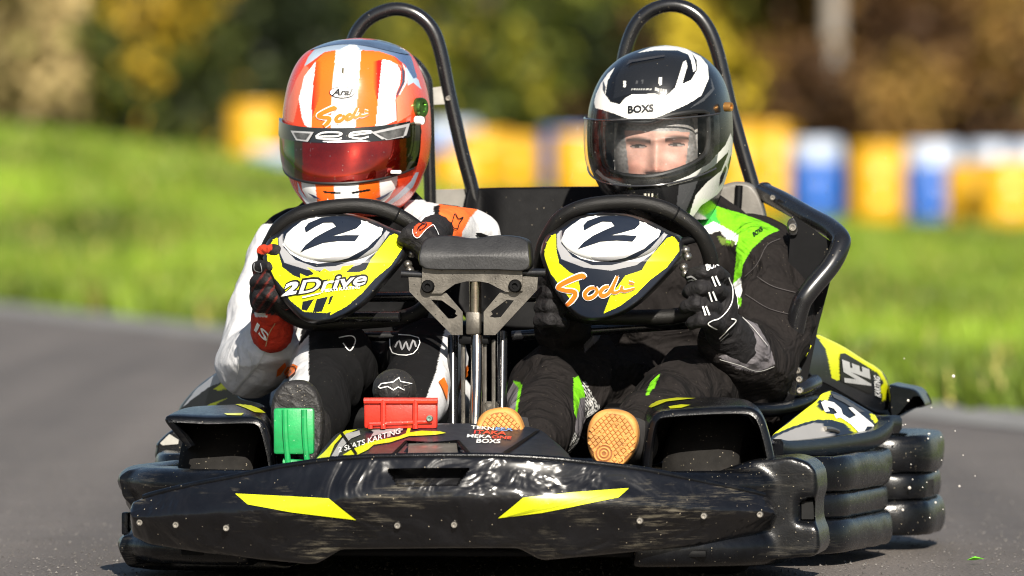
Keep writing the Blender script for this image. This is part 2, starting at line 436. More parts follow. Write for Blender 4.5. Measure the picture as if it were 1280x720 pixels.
# ================================================================== the ground, road and grass
def terr(x, y):                                    # world height of the land (a bank rises to the far left)
    d = y + 16.0
    t = np.clip((d - 46) / 46, 0, 1); t = t * t * (3 - 2 * t)
    return t * np.clip((2.6 - x) * .125, 0, 1.3)
def road_edge(x): return 32.5 - 5.4 * x - 16.0     # world Y of the road's edge at world X
roadm = mat('asphalt', (.118, .103, .092), .68, grain=.55, var=.12, vscale=2.2, bump=.9, bscale=260, speck=.25, speckc=(.2, .18, .165), spscale=170, spec=.4)
n = roadm.node_tree.nodes; l = roadm.node_tree.links; pb_ = n['Principled BSDF']; src = pb_.inputs['Base Color'].links[0].from_socket
tc = n.new('ShaderNodeTexCoord'); mp = n.new('ShaderNodeMapping'); mp.inputs['Rotation'].default_value = (0, 0, math.atan(1 / 5.4)); mp.inputs['Scale'].default_value = (2.6, .06, 1); l.new(tc.outputs['Object'], mp.inputs[0])
tn_ = n.new('ShaderNodeTexNoise'); tn_.inputs['Scale'].default_value = 1.0; tn_.inputs['Detail'].default_value = 5; l.new(mp.outputs[0], tn_.inputs['Vector'])
mr = n.new('ShaderNodeMapRange'); mr.inputs[1].default_value = .35; mr.inputs[2].default_value = .65; mr.inputs[3].default_value = .72; mr.inputs[4].default_value = 1.22; l.new(tn_.outputs['Fac'], mr.inputs[0])
mxr = n.new('ShaderNodeMix'); mxr.data_type = 'RGBA'; mxr.blend_type = 'MULTIPLY'; mxr.inputs[0].default_value = 1.; l.new(src, mxr.inputs[6]); l.new(mr.outputs[0], mxr.inputs[7]); l.new(mxr.outputs[2], pb_.inputs['Base Color'])
kerbm = mat('concrete_edge', (.2, .195, .185), .7, var=.25, vscale=8, bump=.6, bscale=150)
soilm = mat('turf_soil', (.085, .125, .010), .95, var=.4, vscale=1.2, bump=.8, bscale=40)
def wmesh(name, V, Fc, m, parent=None, smooth=True, colr=None, sharp=40):
    return link(name, mesh(name, V, Fc, smooth, colr, sharp), m, parent, local=False)
xs = np.linspace(-40, 40, 81); ys = np.concatenate([[-1200, -500, -200, -100], np.linspace(-60, 30, 31)[:-1], np.linspace(30, 140, 90), [180, 260, 400, 700, 1200]])
gx, gy = np.meshgrid(xs, ys); sx = np.where(gy > 150, gx * 1.0, gx)
far = np.clip((gy - 140) / 300, 0, 1); gx = gx * (1 + far * 18 + np.clip((-60 - gy) / 140, 0, 1) * 25)
gz = terr(np.clip(gx, -40, 40), gy) - .02
V = np.stack([gx, gy, gz], -1).reshape(-1, 3); nx = len(xs)
Fc = [(j * nx + i, j * nx + i + 1, (j + 1) * nx + i + 1, (j + 1) * nx + i) for j in range(len(ys) - 1) for i in range(nx - 1)]
o = wmesh('ground', V, Fc, soilm); o['kind'] = 'structure'
rx = np.linspace(-14, 22, 73)                      # the road lies this side of its straight edge
V = []; 
for x in rx:
    e = road_edge(x)
    for t in np.linspace(0, 1, 30): V.append((x, e - 78 * t ** 1.4 * (1 if e > 0 else 1), 0))
V = np.array(V); V[:, 2] = 0.0 + terr(V[:, 0], V[:, 1])
Fc = [(i * 30 + j, (i + 1) * 30 + j, (i + 1) * 30 + j + 1, i * 30 + j + 1) for i in range(len(rx) - 1) for j in range(29)]
Fc = [f[::-1] for f in Fc]
o = wmesh('asphalt_road', V, Fc, roadm); o['kind'] = 'structure'
V = []
for x in rx:
    e = road_edge(x)
    for dy, z in ((-1.7, .004), (-1.6, .008), (.2, .012), (.35, -.03)): V.append((x, e + dy, z + terr(x, e + dy)))
Fc = [(i * 4 + j, (i + 1) * 4 + j, (i + 1) * 4 + j + 1, i * 4 + j + 1) for i in range(len(rx) - 1) for j in range(3)]
o = wmesh('road_edging', V, Fc, kerbm); o['kind'] = 'structure'
# coarse stones standing proud of the binder, where the road is near enough to show them
def stones():
    rng = np.random.default_rng(11); V = []; Fc = []; cc = []
    for k in range(17000):
        d = 14.2 + rng.random() ** 1.6 * 9; x = (rng.random() - .5) * (.112 * d + .3); r = .0013 + .0026 * rng.random() ** 2; n0 = len(V)
        a = rng.random() * 6.28; h = r * (.5 + .5 * rng.random())
        V += [(x + r * math.cos(a + q * 1.571) * (.7 + .5 * rng.random()), d - 16 + r * math.sin(a + q * 1.571), .0008) for q in range(4)] + [(x, d - 16, .0008 + h)]
        Fc += [(n0 + q, n0 + (q + 1) % 4, n0 + 4) for q in range(4)]; g = .06 + .09 * rng.random() ** 2
        cc += [(g, g * .93, g * .86)] * 5
    return V, Fc, np.array(cc)
V, Fc, cc = stones(); o = wmesh('road_grit', V, Fc, mat('road_stone', vcol=True, rough=.5, var=0), smooth=False, colr=cc); o['kind'] = 'stuff'
# grass: blades in tufts, denser near the road edge
def grass():
    rng = np.random.default_rng(3); V = []; Fc = []; cc = []
    n = 68000
    d = 24 + (rng.random(n) ** 1.35) * 84; x = (rng.random(n) - .5) * (.18 * d + 3.)
    y = d - 16; keep = y > road_edge(x) + .25; x, y, d = x[keep], y[keep], d[keep]
    z = terr(x, y)
    for i in range(len(x)):
        clump = noise.noise(Vector((x[i] * .9, y[i] * .12, 0))); rough = noise.noise(Vector((x[i] * 2.3 + 9, y[i] * .4, 3)))
        edge = max(0, 1 - (y[i] - road_edge(x[i])) / 7.0)
        h = (.05 + .03 * rng.random() + .07 * edge * max(0, rough + .35)) * (1 + d[i] / 130); w = (.010 + .010 * rng.random()) * (1 + d[i] / 45)
        g = np.array([.118, .180, .012]) * (1 + .9 * clump); g = g * (1 - .35 * edge * (rough > -.1)) if edge else g
        if rng.random() < .08: g = np.array([.30, .27, .07])
        for k in range(3):
            a = rng.random() * 6.28; t = rng.normal(0, .5); n0 = len(V)
            dx, dy = math.cos(a), math.sin(a); lx, ly = rng.normal(0, .5) * h, rng.normal(0, .5) * h; ox, oy = rng.normal(0, .03, 2)
            bx, by = x[i] + ox, y[i] + oy
            V += [(bx - dx * w, by - dy * w, z[i] - .03), (bx + dx * w, by + dy * w, z[i] - .03), (bx + lx, by + ly, z[i] + h * (.75 + .5 * rng.random()))]
            Fc.append((n0, n0 + 1, n0 + 2)); c3 = g * (.6 + .8 * rng.random()); cc += [c3 * .9, c3 * .9, c3 * 1.1]
    return V, Fc, np.array(cc)
gm = mat('grass_blades', vcol=True, rough=.55, var=0, spec=.3)
b = gm.node_tree.nodes['Principled BSDF']; b.inputs['Transmission Weight'].default_value = 0
V, Fc, cc = grass(); o = wmesh('grass', V, Fc, gm, smooth=False, colr=cc); o['kind'] = 'stuff'

# ================================================================== drums of the barrier
drumm = {'yellow': mat('yellow_drum', (.60, .32, .006), .42, var=.1, vscale=6, coat=.2, smear=.3), 'blue': mat('blue_drum', (.014, .10, .40), .4, var=.15, vscale=6, coat=.2, smear=.3), 'white': mat('white_drum_band', (.38, .44, .55), .4, var=.1, vscale=6)}
def drum(px, base, dist, colour, label, h=.95, r=.29, group='drums of the tyre wall barrier', top='white', pale=None):
    pale = (colour == 'blue') if pale is None else pale
    X = (px - 640) / F * dist; Y = dist - 16
    z = float(terr(np.array([X]), np.array([Y]))[0]) if base is None else .655 - (base - 210) / F * dist
    o = root('barrier_drum', (X, Y, z), label, 'drum', group)
    zc = h * (.74 if pale else .93)
    prof = [(r * .94, 0), (r, .03)]
    for k in (.3, .62):
        prof += [(r, zc * k - .03), (r * 1.05, zc * k), (r, zc * k + .03)]
    prof += [(r, zc)]
    part2 = lambda n, p, m: wmesh(n, *lathe(p, (0, 0, 0), (0, 0, 1), 28), m, o)
    part2('drum_body', prof, drumm[colour])
    lid = [(r * 1.002, zc), (r * 1.03, zc + .02), (r * 1.0, zc + .05), (r * .98, h - .04), (r * .9, h), (r * .86, h - .02), (.02, h - .025)]
    part2('drum_top', lid, drumm['white'] if pale else drumm[colour])
    return o
dr = [(1020, 272, 104, 'blue', .84), (1098, 283, 100, 'yellow', .86), (1166, 282, 100, 'blue', .86), (1222, 288, 97, 'yellow', .68), (1262, 292, 96, 'yellow', .74), (1240, 278, 106, 'blue', .87), (1290, 285, 100, 'blue', .88),
      (925, 272, 103, 'yellow', 1.0), (968, 262, 112, 'yellow', 1.0), (1010, 250, 118, 'yellow', .92), (1062, 252, 118, 'yellow', .88),
      (320, 210, 98, 'yellow', .66), (352, 224, 94, 'blue', .3), (563, 240, 96, 'blue', .7), (605, 240, 95, 'yellow', .6), (636, 238, 97, 'yellow', .55), (712, 238, 104, 'blue', .66), (728, 246, 94, 'yellow', .62), (577, 246, 92, 'yellow', .42)]
dlab = ['big blue drum with a pale top, just right of the hoop behind the black helmet', 'yellow drum between the two big blue drums on the right', 'blue drum with a pale top, between two yellow drums on the right', 'short yellow drum beside the rightmost blue drum', 'yellow drum at the right end of the barrier', 'blue drum with pale top behind the yellow drums at the right end', 'blue drum cut by the right edge of the picture',
        'tall yellow drum right behind the hoop of the black helmet', 'yellow drum behind the big blue drum, left one of the back row', 'yellow drum behind the big blue drum, middle one of the back row', 'yellow drum of the back row, behind the yellow drum between the blues',
        'lone yellow drum left of the orange helmet', 'low blue drum at the foot of the lone yellow drum', 'blue drum with a pale top seen through the hoop beside the orange helmet', 'yellow drum just outside the hoop leg of the orange helmet', 'yellow drum right of the other one in the gap between the helmets', 'blue drum half hidden behind the left side of the black helmet', 'low yellow drum in front of the blue one left of the black helmet', 'low yellow drum seen through the hoop beside the orange helmet']
for (px, by, d, c, h), lb in zip(dr, dlab): drum(px, by, d, c, lb, h, r=.29 + .05 * ((px * 7) % 5) / 5, pale=(c == 'blue' and px != 712))

# ================================================================== trees and bushes behind
leafm = mat('autumn_leaves', vcol=True, rough=.6, var=0, spec=.25)
barkm = mat('bark', (.06, .045, .03), .9, var=.4, bump=.8, bscale=20)
birchm = mat('pale_bark', (.24, .21, .18), .8, var=.3, vscale=4, bump=.5, bscale=20)
def foliage(rng, n, rx, ry, h0, h1, cols, size, seed, dens=.15):
    V = []; Fc = []; cc = []
    lobes = [(rng.normal(0, .22), np.array([rng.normal(0, .5) * rx, rng.normal(0, .5) * ry, h0 + (h1 - h0) * rng.random()]), .35 + .5 * rng.random()) for _ in range(16)]
    k = 0
    while k < n:
        lb, c, s = lobes[rng.integers(len(lobes))]
        p = c + rng.normal(0, 1, 3) * np.array([rx, ry, (h1 - h0) * .5]) * .42 * s
        if p[2] < .03 or p[2] > h1 * 1.15: continue
        f = noise.noise(Vector((p[0] * 1.3 + seed, p[1] * 1.3, p[2] * 1.3)))
        if f < -dens and rng.random() < .75: continue
        k += 1; a = rng.normal(0, 1, 3); a /= np.linalg.norm(a); b = np.cross(a, rng.normal(0, 1, 3)); b /= np.linalg.norm(b); s2 = size * (.6 + .8 * rng.random()); n0 = len(V)
        V += [p - a * s2 * .5, p + b * s2 * .28, p + a * s2 * .5, p - b * s2 * .28]; Fc.append((n0, n0 + 1, n0 + 2, n0 + 3))
        g = noise.noise(Vector((p[0] * .8 + seed * 3, p[1] * .8, p[2] * .8 + 5)))
        q = cols[int(np.clip((g + lb + .42) * len(cols) + rng.normal(0, .4), 0, len(cols) - 1))]
        c3 = np.array(q) * (.7 + .6 * rng.random()); cc += [c3] * 4
    return V, Fc, np.array(cc)
def tree(name, px, dist, rx, ry, h0, h1, n, cols, label, cat, size=.2, trunk=True, tm=None, group='trees and bushes behind the track'):
    X = (px - 640) / F * dist; Y = dist - 16; z = float(terr(np.array([X]), np.array([Y]))[0])
    seed = px * .37 + dist; rng = np.random.default_rng(int(px * 7 + dist) + 5000)
    o = root(name, (X, Y, z), label, cat, group)
    V, Fc, cc = foliage(rng, n, rx, ry, h0, h1, cols, size, seed)
    wmesh('crown', V, Fc, leafm, o, smooth=False, colr=cc)
    vf = [tube([(0, 0, -.1), (.05, 0, h1 * .3), (rng.normal(0, .1), .05, h1 * .62), (rng.normal(0, .3), 0, h1 * .95)], [.13, .1, .07, .02], 9, 5)]
    for k in range(6):
        a = rng.random() * 6.28; hb = h1 * (.12 + .5 * rng.random())
        vf.append(tube([(0, 0, hb), (math.cos(a) * rx * .3, math.sin(a) * ry * .3, hb + .3 * rx), (math.cos(a) * rx * .7, math.sin(a) * ry * .7, hb + .55 * rx + .2)], [.05, .035, .012], 6, 4))
    wmesh('trunk', *join(*vf), tm or barkm, o)
    return o
OL = [(0.016, 0.024, 0.005), (0.041, 0.057, 0.008), (0.101, 0.115, 0.011), (0.257, 0.223, 0.016)]
DK = [(0.01, 0.016, 0.005), (0.021, 0.029, 0.007), (0.046, 0.058, 0.009), (0.06, 0.075, 0.01), (0.338, 0.221, 0.016)]
YG = [(0.084, 0.084, 0.01), (0.202, 0.178, 0.014), (0.356, 0.297, 0.018), (0.499, 0.381, 0.024)]
BR = [(0.046, 0.022, 0.008), (0.091, 0.046, 0.014), (0.151, 0.08, 0.02), (0.222, 0.131, 0.03)]
TN = [(0.171, 0.139, 0.053), (0.278, 0.213, 0.085), (0.385, 0.288, 0.128), (0.213, 0.203, 0.042)]
tree('pale_reed_bush', 15, 112, .75, .9, .1, 2.3, 5200, TN, 'tall tan bush with dry reedy leaves at the left edge', 'bush', .22)
tree('pale_reed_bush', -60, 115, .9, .9, .1, 2.8, 3000, TN, 'tan dry bush cut by the left edge of the picture', 'bush', .22)
tree('olive_tree', 165, 113, 1.3, 1.0, .2, 4.2, 6000, DK, 'dark olive tree right of the tan reedy bush', 'tree', .2)
tree('olive_tree', 265, 118, 1.3, 1.0, .1, 4.0, 7000, DK, 'dark olive tree with yellow leaves above the lone yellow drum', 'tree', .2)
tree('olive_tree', 90, 130, 1.6, 1.0, .8, 4.6, 6000, OL, 'mid green tree rising behind the tan reedy bush', 'tree', .22)
tree('olive_tree', 360, 124, 1.5, 1.0, .1, 4.4, 7000, OL, 'olive green tree behind the orange helmet', 'tree', .2)
tree('olive_tree', 480, 128, 1.5, 1.0, .1, 4.4, 7000, OL, 'olive green tree seen through the hoop above the orange helmet', 'tree', .2)
tree('olive_tree', 600, 123, 1.5, 1.0, .1, 4.3, 7000, OL, 'broad olive green tree right of the hoop of the orange helmet', 'tree', .2)
tree('olive_tree', 705, 127, 1.4, 1.0, .1, 4.3, 7000, OL, 'olive tree in the gap between the helmets, left of the second hoop', 'tree', .2)
tree('yellow_bush', 950, 119, 1.1, .9, 1.2, 3.6, 6500, YG, 'bright yellow green tree right of the black helmet', 'tree', .2)
tree('brown_bush', 830, 124, 1.3, 1.0, .1, 4.0, 7000, BR[:2] + OL[1:3], 'brown green tree behind the black helmet', 'tree', .2)
tree('brown_bush', 985, 124, .9, .9, .1, 2.0, 4500, BR[:2] + [(.05, .045, .01)], 'dark brown bush under the yellow green tree', 'bush', .2)
tree('brown_bush', 1090, 118, 1.2, .9, .1, 2.6, 6500, BR, 'russet bush beside the pale birch trunk', 'bush', .2)
tree('brown_bush', 1190, 117, 1.3, .9, .1, 2.8, 7000, BR, 'russet brown bush above the right hand drums', 'bush', .2)
tree('brown_bush', 1290, 120, 1.2, .9, .1, 3.6, 6000, BR[1:] + OL[1:3], 'brown and olive bush at the right edge of the picture', 'bush', .2)
tree('olive_tree', 1140, 130, 1.6, 1.0, .6, 4.6, 7000, OL[1:] + BR[2:3], 'olive tree rising behind the russet bushes', 'tree', .22)
tree('olive_tree', 1260, 132, 1.6, 1.0, .6, 4.8, 6000, OL + BR[1:3], 'olive tree rising behind the bushes at the right edge', 'tree', .22)
tree('dark_hedge', 200, 138, 2.4, .8, .1, 5.2, 9000, DK[:3], 'dark hedge far behind the olive trees on the left', 'hedge', .26)
tree('dark_hedge', 560, 138, 2.8, .8, .1, 5.2, 10000, OL[:3], 'dark hedge far behind the trees between the helmets', 'hedge', .26)
tree('dark_hedge', 1000, 138, 2.8, .8, .1, 5.2, 10000, [(.03, .025, .006), (.06, .05, .01), (.12, .10, .012)], 'dark hedge far behind the yellow green tree', 'hedge', .26)
tree('dark_hedge', 1330, 139, 2.4, .8, .1, 5.2, 7000, OL[:3], 'dark hedge far behind the trees at the right edge', 'hedge', .26)
tree('dark_hedge', 760, 140, 2.4, .8, .1, 5.2, 7000, OL[:3], 'dark hedge far behind the black helmet', 'hedge', .26)
tree('dark_hedge', -120, 140, 2.4, .8, .1, 5.2, 6000, OL[:3], 'dark hedge far behind the tan bushes at the left edge', 'hedge', .26)
tree('brown_bush', 1042, 113, .8, .8, .1, 1.9, 5000, BR, 'russet bush in front of the pale birch trunk', 'bush', .2)
X = (1040 - 640) / F * 116
bt = root('birch_tree', (X, 100, 0), 'pale birch trunk standing among the russet bushes', 'tree')
wmesh('trunk', *tube([(-.05, 0, -.05), (0, 0, 1.5), (.03, .02, 3.2), (.1, 0, 6.)], [.14, .125, .11, .06], 14, 6), birchm, bt)
rng = np.random.default_rng(77); V, Fc, cc = foliage(rng, 2500, 1.2, 1.0, 4.2, 6.2, YG, .16, 4.)
wmesh('crown', V, Fc, leafm, bt, smooth=False, colr=cc)
for k in range(1):
    wmesh('branch', *join(*[tube([(0, 0, 3.0 + .4 * q), (math.cos(q * 2.1) * .4, math.sin(q * 2.1) * .4, 3.8 + .4 * q), (math.cos(q * 2.1) * .9, math.sin(q * 2.1) * .9, 4.4 + .4 * q)], [.05, .035, .012], 6, 4) for q in range(5)]), birchm, bt)
leaf = wmesh('fallen_leaf', [(-.02, 0, .012), (0, -.018, .02), (.03, 0, .016), (.005, .02, .022), (0, 0, .012)], [(0, 1, 4), (1, 2, 4), (2, 3, 4), (3, 0, 4)], gre_s)
leaf.scale = (.6, .6, .6); leaf.location = ((1217 - 640) / 757, -.15, 0); tag(leaf, 'small green leaf lying on the asphalt beside the rear tyre', 'leaf')
rng = np.random.default_rng(5); vf = []
for k in range(45):
    px = 1128 + abs(rng.normal(0, 38)); py = 600 - rng.gamma(2., 30) + 60 * rng.random()
    p = l2w(K(px, py, .3 + .5 * rng.random())[None])[0]; 
    if p[2] > .02: vf.append(ell(p, (0.0009 + .0022 * rng.random() ** 3,) * 3, n=6))
o = wmesh('spray', *join(*vf), mat('water_drops', (.7, .66, .6), .1, var=0, spec=.8), smooth=True, sharp=0); o['kind'] = 'stuff'
# ================================================================== the kart
kart = root('go_kart', KO, 'black and yellow two seat rental kart with twin steering wheels', 'go-kart', rz=-TH)
CH = 'roll_hoop'
# ---- front panel
z1 = Z(130, 480, 2.723); z2 = Z(560, 500, 2.56); z4 = Z(480, 270, 2.769); z6 = Z(190, 380, 3.0); z7 = Z(540, 400, 3.274); zc = Z(950, 400, 3.6)
top = [(163, 636), (166, 628), (180, 622), (196, 617), (240, 606.5), (295, 596), (350, 584), (409, 575.5), (460, 571.5), (534, 570), (600, 570), (638, 571), (690, 574), (728, 578), (802, 587), (872, 601), (930, 613), (955, 619), (966, 627), (970, 640)]
bot = [(163, 650), (166, 670), (185, 680), (240, 689), (332, 700), (385, 705), (396, 704), (404, 700), (424, 688), (430, 686.5), (560, 685), (645, 685), (652, 687), (672, 698), (681, 700), (700, 698.5), (779, 691), (872, 682), (940, 669), (964, 661), (970, 648)]
def ypanel(px, py):
    u = (np.asarray(px, float) - 535) / 430; yb = -.955 + .20 * np.abs(u) ** 2.3
    t = np.interp(px, [p[0] for p in top], [p[1] for p in top]); bb = np.interp(px, [p[0] for p in bot], [p[1] for p in bot])
    v = np.clip((np.asarray(py, float) - t) / (bb - t + 1e-6), 0, 1)
    return yb + .018 * (1 - v) ** 1.6 + .045 * np.clip((v - .45) / .55, 0, 1) ** 1.3 - .012 * np.exp(-((v - .42) / .22) ** 2)
nx, ny = 420, 56
PX = np.concatenate([163 + 807 * np.linspace(0, 1, nx)]); V = []
slot = [(484, 586), (586, 586), (571, 607), (498, 607)]
for px in PX:
    a = np.interp(px, [p[0] for p in top], [p[1] for p in top]); b_ = np.interp(px, [p[0] for p in bot], [p[1] for p in bot])
    pys = np.linspace(a, b_, ny); pxs = np.full(ny, px); y = ypanel(pxs, pys)
    y = y + .035 * inpoly(np.stack([pxs, pys], -1), slot)
    e = np.minimum(np.arange(ny), np.arange(ny)[::-1]); y = y + .004 * np.exp(-e / 1.0)
    V.append(K(pxs, pys, y))
V = np.concatenate(V); n0 = len(V); Fc = [(i * ny + j, i * ny + j + 1, (i + 1) * ny + j + 1, (i + 1) * ny + j) for i in range(nx - 1) for j in range(ny - 1)]
ring = [i * ny for i in range(nx)] + [(nx - 1) * ny + j for j in range(1, ny)] + [i * ny + ny - 1 for i in range(nx - 2, -1, -1)] + [j for j in range(ny - 2, 0, -1)]
V = np.concatenate([V, V[ring] + np.array([0, .02, 0])]); m = len(ring)
Fc += [(ring[i], ring[(i + 1) % m], n0 + (i + 1) % m, n0 + i) for i in range(m)] 
VP, FP = V, Fc
panel = part('front_panel', (V, Fc), gloss, kart, sharp=50)
tp = bvh((VP, FP))
decal('yellow_stripe', fine2d(z1([(448, 374), (765, 390), (858, 462), (640, 436), (490, 410)]), 8), tp, yel_s, panel)
decal('yellow_stripe', fine2d(z2([(160, 377), (240, 313), (400, 296), (578, 283), (545, 312), (300, 360)]), 8), tp, yel_s, panel)
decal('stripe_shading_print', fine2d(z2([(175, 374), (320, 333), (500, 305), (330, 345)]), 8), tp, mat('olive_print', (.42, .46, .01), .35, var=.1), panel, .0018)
for px, py in [(175, 653), (220, 656), (283, 660), (497, 657), (568, 656), (800, 651), (880, 645), (950, 643)]:
    bolt('panel_bolt', px, py, float(ypanel(px, py)) - .001, .0056, panel)
part('top_lip', tube(K(np.array([p[0] for p in top[2:-2]]), np.array([p[1] for p in top[2:-2]]) - .3, np.array([float(ypanel(p[0], p[1] + 1)) for p in top[2:-2]]) + .006), .005, 10, 8), plastic, panel)
# ---- front bumper: two fat lobes that wrap round behind the panel
def bump_path(z, out=0., yf=-.86):
    p = [(-.50, -.28), (-.515, -.42), (-.525, -.54), (-.505, -.63), (-.44, -.72), (-.3, -.79), (0, yf + .03), (.3, -.79), (.44, -.735), (.50, -.67), (.515, -.58), (.51, -.42), (.48, -.28)]
    return [(x * (1 + out), y - out, z) for x, y in p]
def lob(z, r, zr):                                      # tube with oval section
    V, Fc = tube(bump_path(0), 1., 16, 6); c = np.repeat(spline(bump_path(0), 6), 16, 0); d = V - c
    return c + d * np.array([r, r, zr]) + np.array([0, 0, z]), Fc
bl = lambda px, py, y, r, sq=(1, 1, 1): ell(K(px, py, y), np.array(r) * np.array(sq))
def seglob(i0, i1, z, r, zr):
    P = spline(bump_path(0), 6)[i0 * 6:i1 * 6 + 1]; V, Fc = tube(P, 1., 16, 0); c = np.repeat(P, 16, 0); d = V - c
    return c + d * np.array([r, r, zr]) + np.array([0, 0, z]), Fc
prims = [lob(.150, .034, .026), seglob(0, 5, .048, .034, .026), seglob(7, 12, .052, .034, .030), seglob(0, 5, .1, .022, .05), seglob(8, 12, .105, .024, .055)]
# swollen ends
for s, pts in ((-1, [(-.505, -.655)]), (1, [(.525, -.70)])):
    pass
def slabpoly(poly, y0, y1): return plate(poly, y0, y1 - y0)
prims += [slabpoly([(147, 596), (158, 587), (200, 586), (255, 590), (300, 594), (300, 628), (170, 640), (152, 622)], -.66, -.5),
          slabpoly([(146, 686), (152, 668), (200, 672), (300, 690), (372, 706), (360, 716), (190, 713), (158, 709)], -.66, -.5),
          slabpoly([(160, 620), (260, 620), (260, 690), (160, 690)], -.62, -.5),
          slabpoly([(862, 606), (905, 586), (940, 575), (990, 571), (1010, 577), (1021, 590), (1023, 616), (1018, 624), (1018, 652), (1024, 664), (1026, 686), (1018, 696), (960, 700), (860, 703), (820, 690), (900, 640)], -.705, -.5),
          ]
VF = blob(prims, .005, 14, 0)
# the dent and the square hole at the right end
V, Fc = VF; P = proj(V)
hole = [(1001, 626), (1017, 624), (1018, 650), (1001, 650)]
dent = np.exp(-(((P[:, 0] - 1010) / 15) ** 4 + ((P[:, 1] - 638) / 17) ** 4)) * (V[:, 1] < -.5)
V[:, 1] += .012 * dent + .04 * (inpoly(P, hole) & (V[:, 1] < -.6))
dentl = np.exp(-(((P[:, 0] - 152) / 9) ** 4 + ((P[:, 1] - 650) / 17) ** 4)) * (V[:, 1] < -.5); V[:, 0] += .012 * dentl
part('front_bumper', (V, Fc), scuffm, kart, sharp=0)
part('hole_shade_plate', plate([(1002, 627), (1016, 626), (1017, 649), (1002, 649)], -.685, .01), mat('hole_shade', (.002, .002, .002), .9, var=0), kart)  # near-black plate stands in for the shade inside the hole
part('side_catch', rbox(K(158, 654, -.58), (.012, .03, .036), .003), plastic, kart)
# ---- underside, chassis
part('floor_tray', rbox((0, -.12, .045), (.84, 1.35, .012), .004), satin, kart)
for s in (-1, 1):
    part('chassis_tube', tube([(.36 * s, -.82, .085), (.33 * s, -.5, .075), (.37 * s, 0, .075), (.40 * s, .5, .08), (.38 * s, .85, .09)], .016), tubem, kart)
part('chassis_tube', tube([(-.40, .5, .08), (0, .5, .08), (.40, .5, .08)], .016), tubem, kart)
part('chassis_tube', tube([(-.36, -.66, .08), (0, -.70, .08), (.36, -.66, .08)], .016), tubem, kart)
# ---- wheels
def wheel(x, y, r, w, steer=0., name='front_wheel'):
    e = bpy.data.objects.new(name, None); C.objects.link(e); e.parent = kart; e.location = (x, y, r); e.rotation_euler = (0, 0, steer); e.empty_display_size = .05
    h = w / 2
    prof = [(r * .52, -h * .8), (r * .62, -h * .98), (r * .86, -h), (r * .96, -h * .82), (r, -h * .5), (r * 1.005, 0), (r, h * .5), (r * .96, h * .82), (r * .86, h), (r * .62, h * .98), (r * .52, h * .8)]
    for nm, pr, m in (('tyre', prof, rubber), ('rim', [(r * .52, -h * .8), (r * .54, -h * .7), (r * .4, -h * .5), (r * .2, -h * .1), (r * .2, h * .3), (r * .45, h * .5), (r * .52, h * .8)], alum), ('hub', [(r * .18, -h * .1), (r * .2, h * .9), (r * .12, h)], satin)):
        me = mesh(nm, *lathe(pr, (0, 0, 0), (1, 0, 0), 44)); me.materials.append(m)
        o = bpy.data.objects.new(nm, me); C.objects.link(o); o.parent = e
for s in (-1, 1):
    wheel(.40 * s + (.0 if s > 0 else .015), -.46, .13, .125, -.12)
    wheel(.47 * s, .50, .14, .20, 0, 'rear_wheel')
part('rear_axle', tube([(-.5, .5, .14), (.5, .5, .14)], .02, 14, 0), chrome, kart)
for s in (-1, 1): part('tie_rod', tube([(.03 * s, -.30, .12), (.33 * s, -.36, .13)], .008, 10, 0), chrome, kart)
# ---- mudguards: a bent sheet with a thick lip over each front wheel
def arch(pf, pb, y0, y1, th):
    A = spline([K(x, y, y0) for x, y in pf], 6); B = spline([K(x, y, y1) for x, y in pb], 6); n = len(A)
    inn = np.array([A.mean(0)[0], 0, A.mean(0)[2] - .04])
    rows = [A + (inn - A) * np.array([.0, 0, .0]) + np.array([0, .0, 0])]
    T = np.gradient(A, axis=0); Nn = np.stack([-T[:, 2], 0 * T[:, 0], T[:, 0]], -1); Nn /= np.linalg.norm(Nn, axis=1)[:, None]
    if (Nn * (A - inn)).sum() < 0: Nn = -Nn
    rows = []
    for t in np.linspace(0, 1, 9): rows.append(A + (B - A) * t + Nn * .006 * math.sin(t * math.pi))
    lipo = [A - np.array([0, .004, 0]) - Nn * .003, A - np.array([0, .006, 0]) - Nn * .010]
    rows = [A - Nn * th + np.array([0, .03, 0]), A - Nn * th] + [lipo[1]] + [lipo[0]] + rows
    back = rows[-1]; rows += [back - Nn * th, A - Nn * th + (B - A) * .5]
    V = np.concatenate(rows); m = len(rows)
    Fc = [(i * n + j, i * n + j + 1, (i + 1) * n + j + 1, (i + 1) * n + j) for i in range(m - 1) for j in range(n - 1)]
    for q in (0, n - 1): Fc.append(tuple(i * n + q for i in range(2, m - 1)))
    return V, Fc
rg = arch([(803, 588), (806, 560), (811, 532), (818, 519), (832, 513.5), (880, 510), (930, 509), (946, 514), (955, 526), (962, 548), (968, 575)],
          [(800, 570), (802, 542), (805, 516), (811, 504), (828, 497), (868, 495.5), (915, 498), (934, 504), (945, 518), (952, 540), (958, 570)], -.66, -.22, .012)
lg = arch([(345, 586), (340, 560), (333, 534), (325, 524), (310, 521), (262, 522), (215, 520), (207, 523), (209, 530), (224, 548), (234, 562)],
          [(341, 580), (338, 552), (334, 524), (324, 511), (306, 506), (280, 506), (258, 508), (250, 512), (246, 520), (244, 535), (244, 555)], -.66, -.22, .011)
gl = part('mudguard', lg, plastic, kart, sharp=60); gr = part('mudguard', rg, plastic, kart, sharp=60)
tl, tr = bvh(lg), bvh(rg)
decal('yellow_stripe', fine2d(z6([(270, 412), (345, 411), (335, 420), (282, 419)]), 6), tl, yel_s, gl)
decal('yellow_stripe', fine2d(z6([(312, 378), (390, 374), (428, 386), (424, 410), (385, 408), (350, 392)]), 6), tl, yel_s, gl)
decal('yellow_stripe', fine2d(z7([(865, 355), (905, 330), (1000, 320), (1080, 322), (960, 336), (900, 360)]), 6), tr, yel_s, gr)
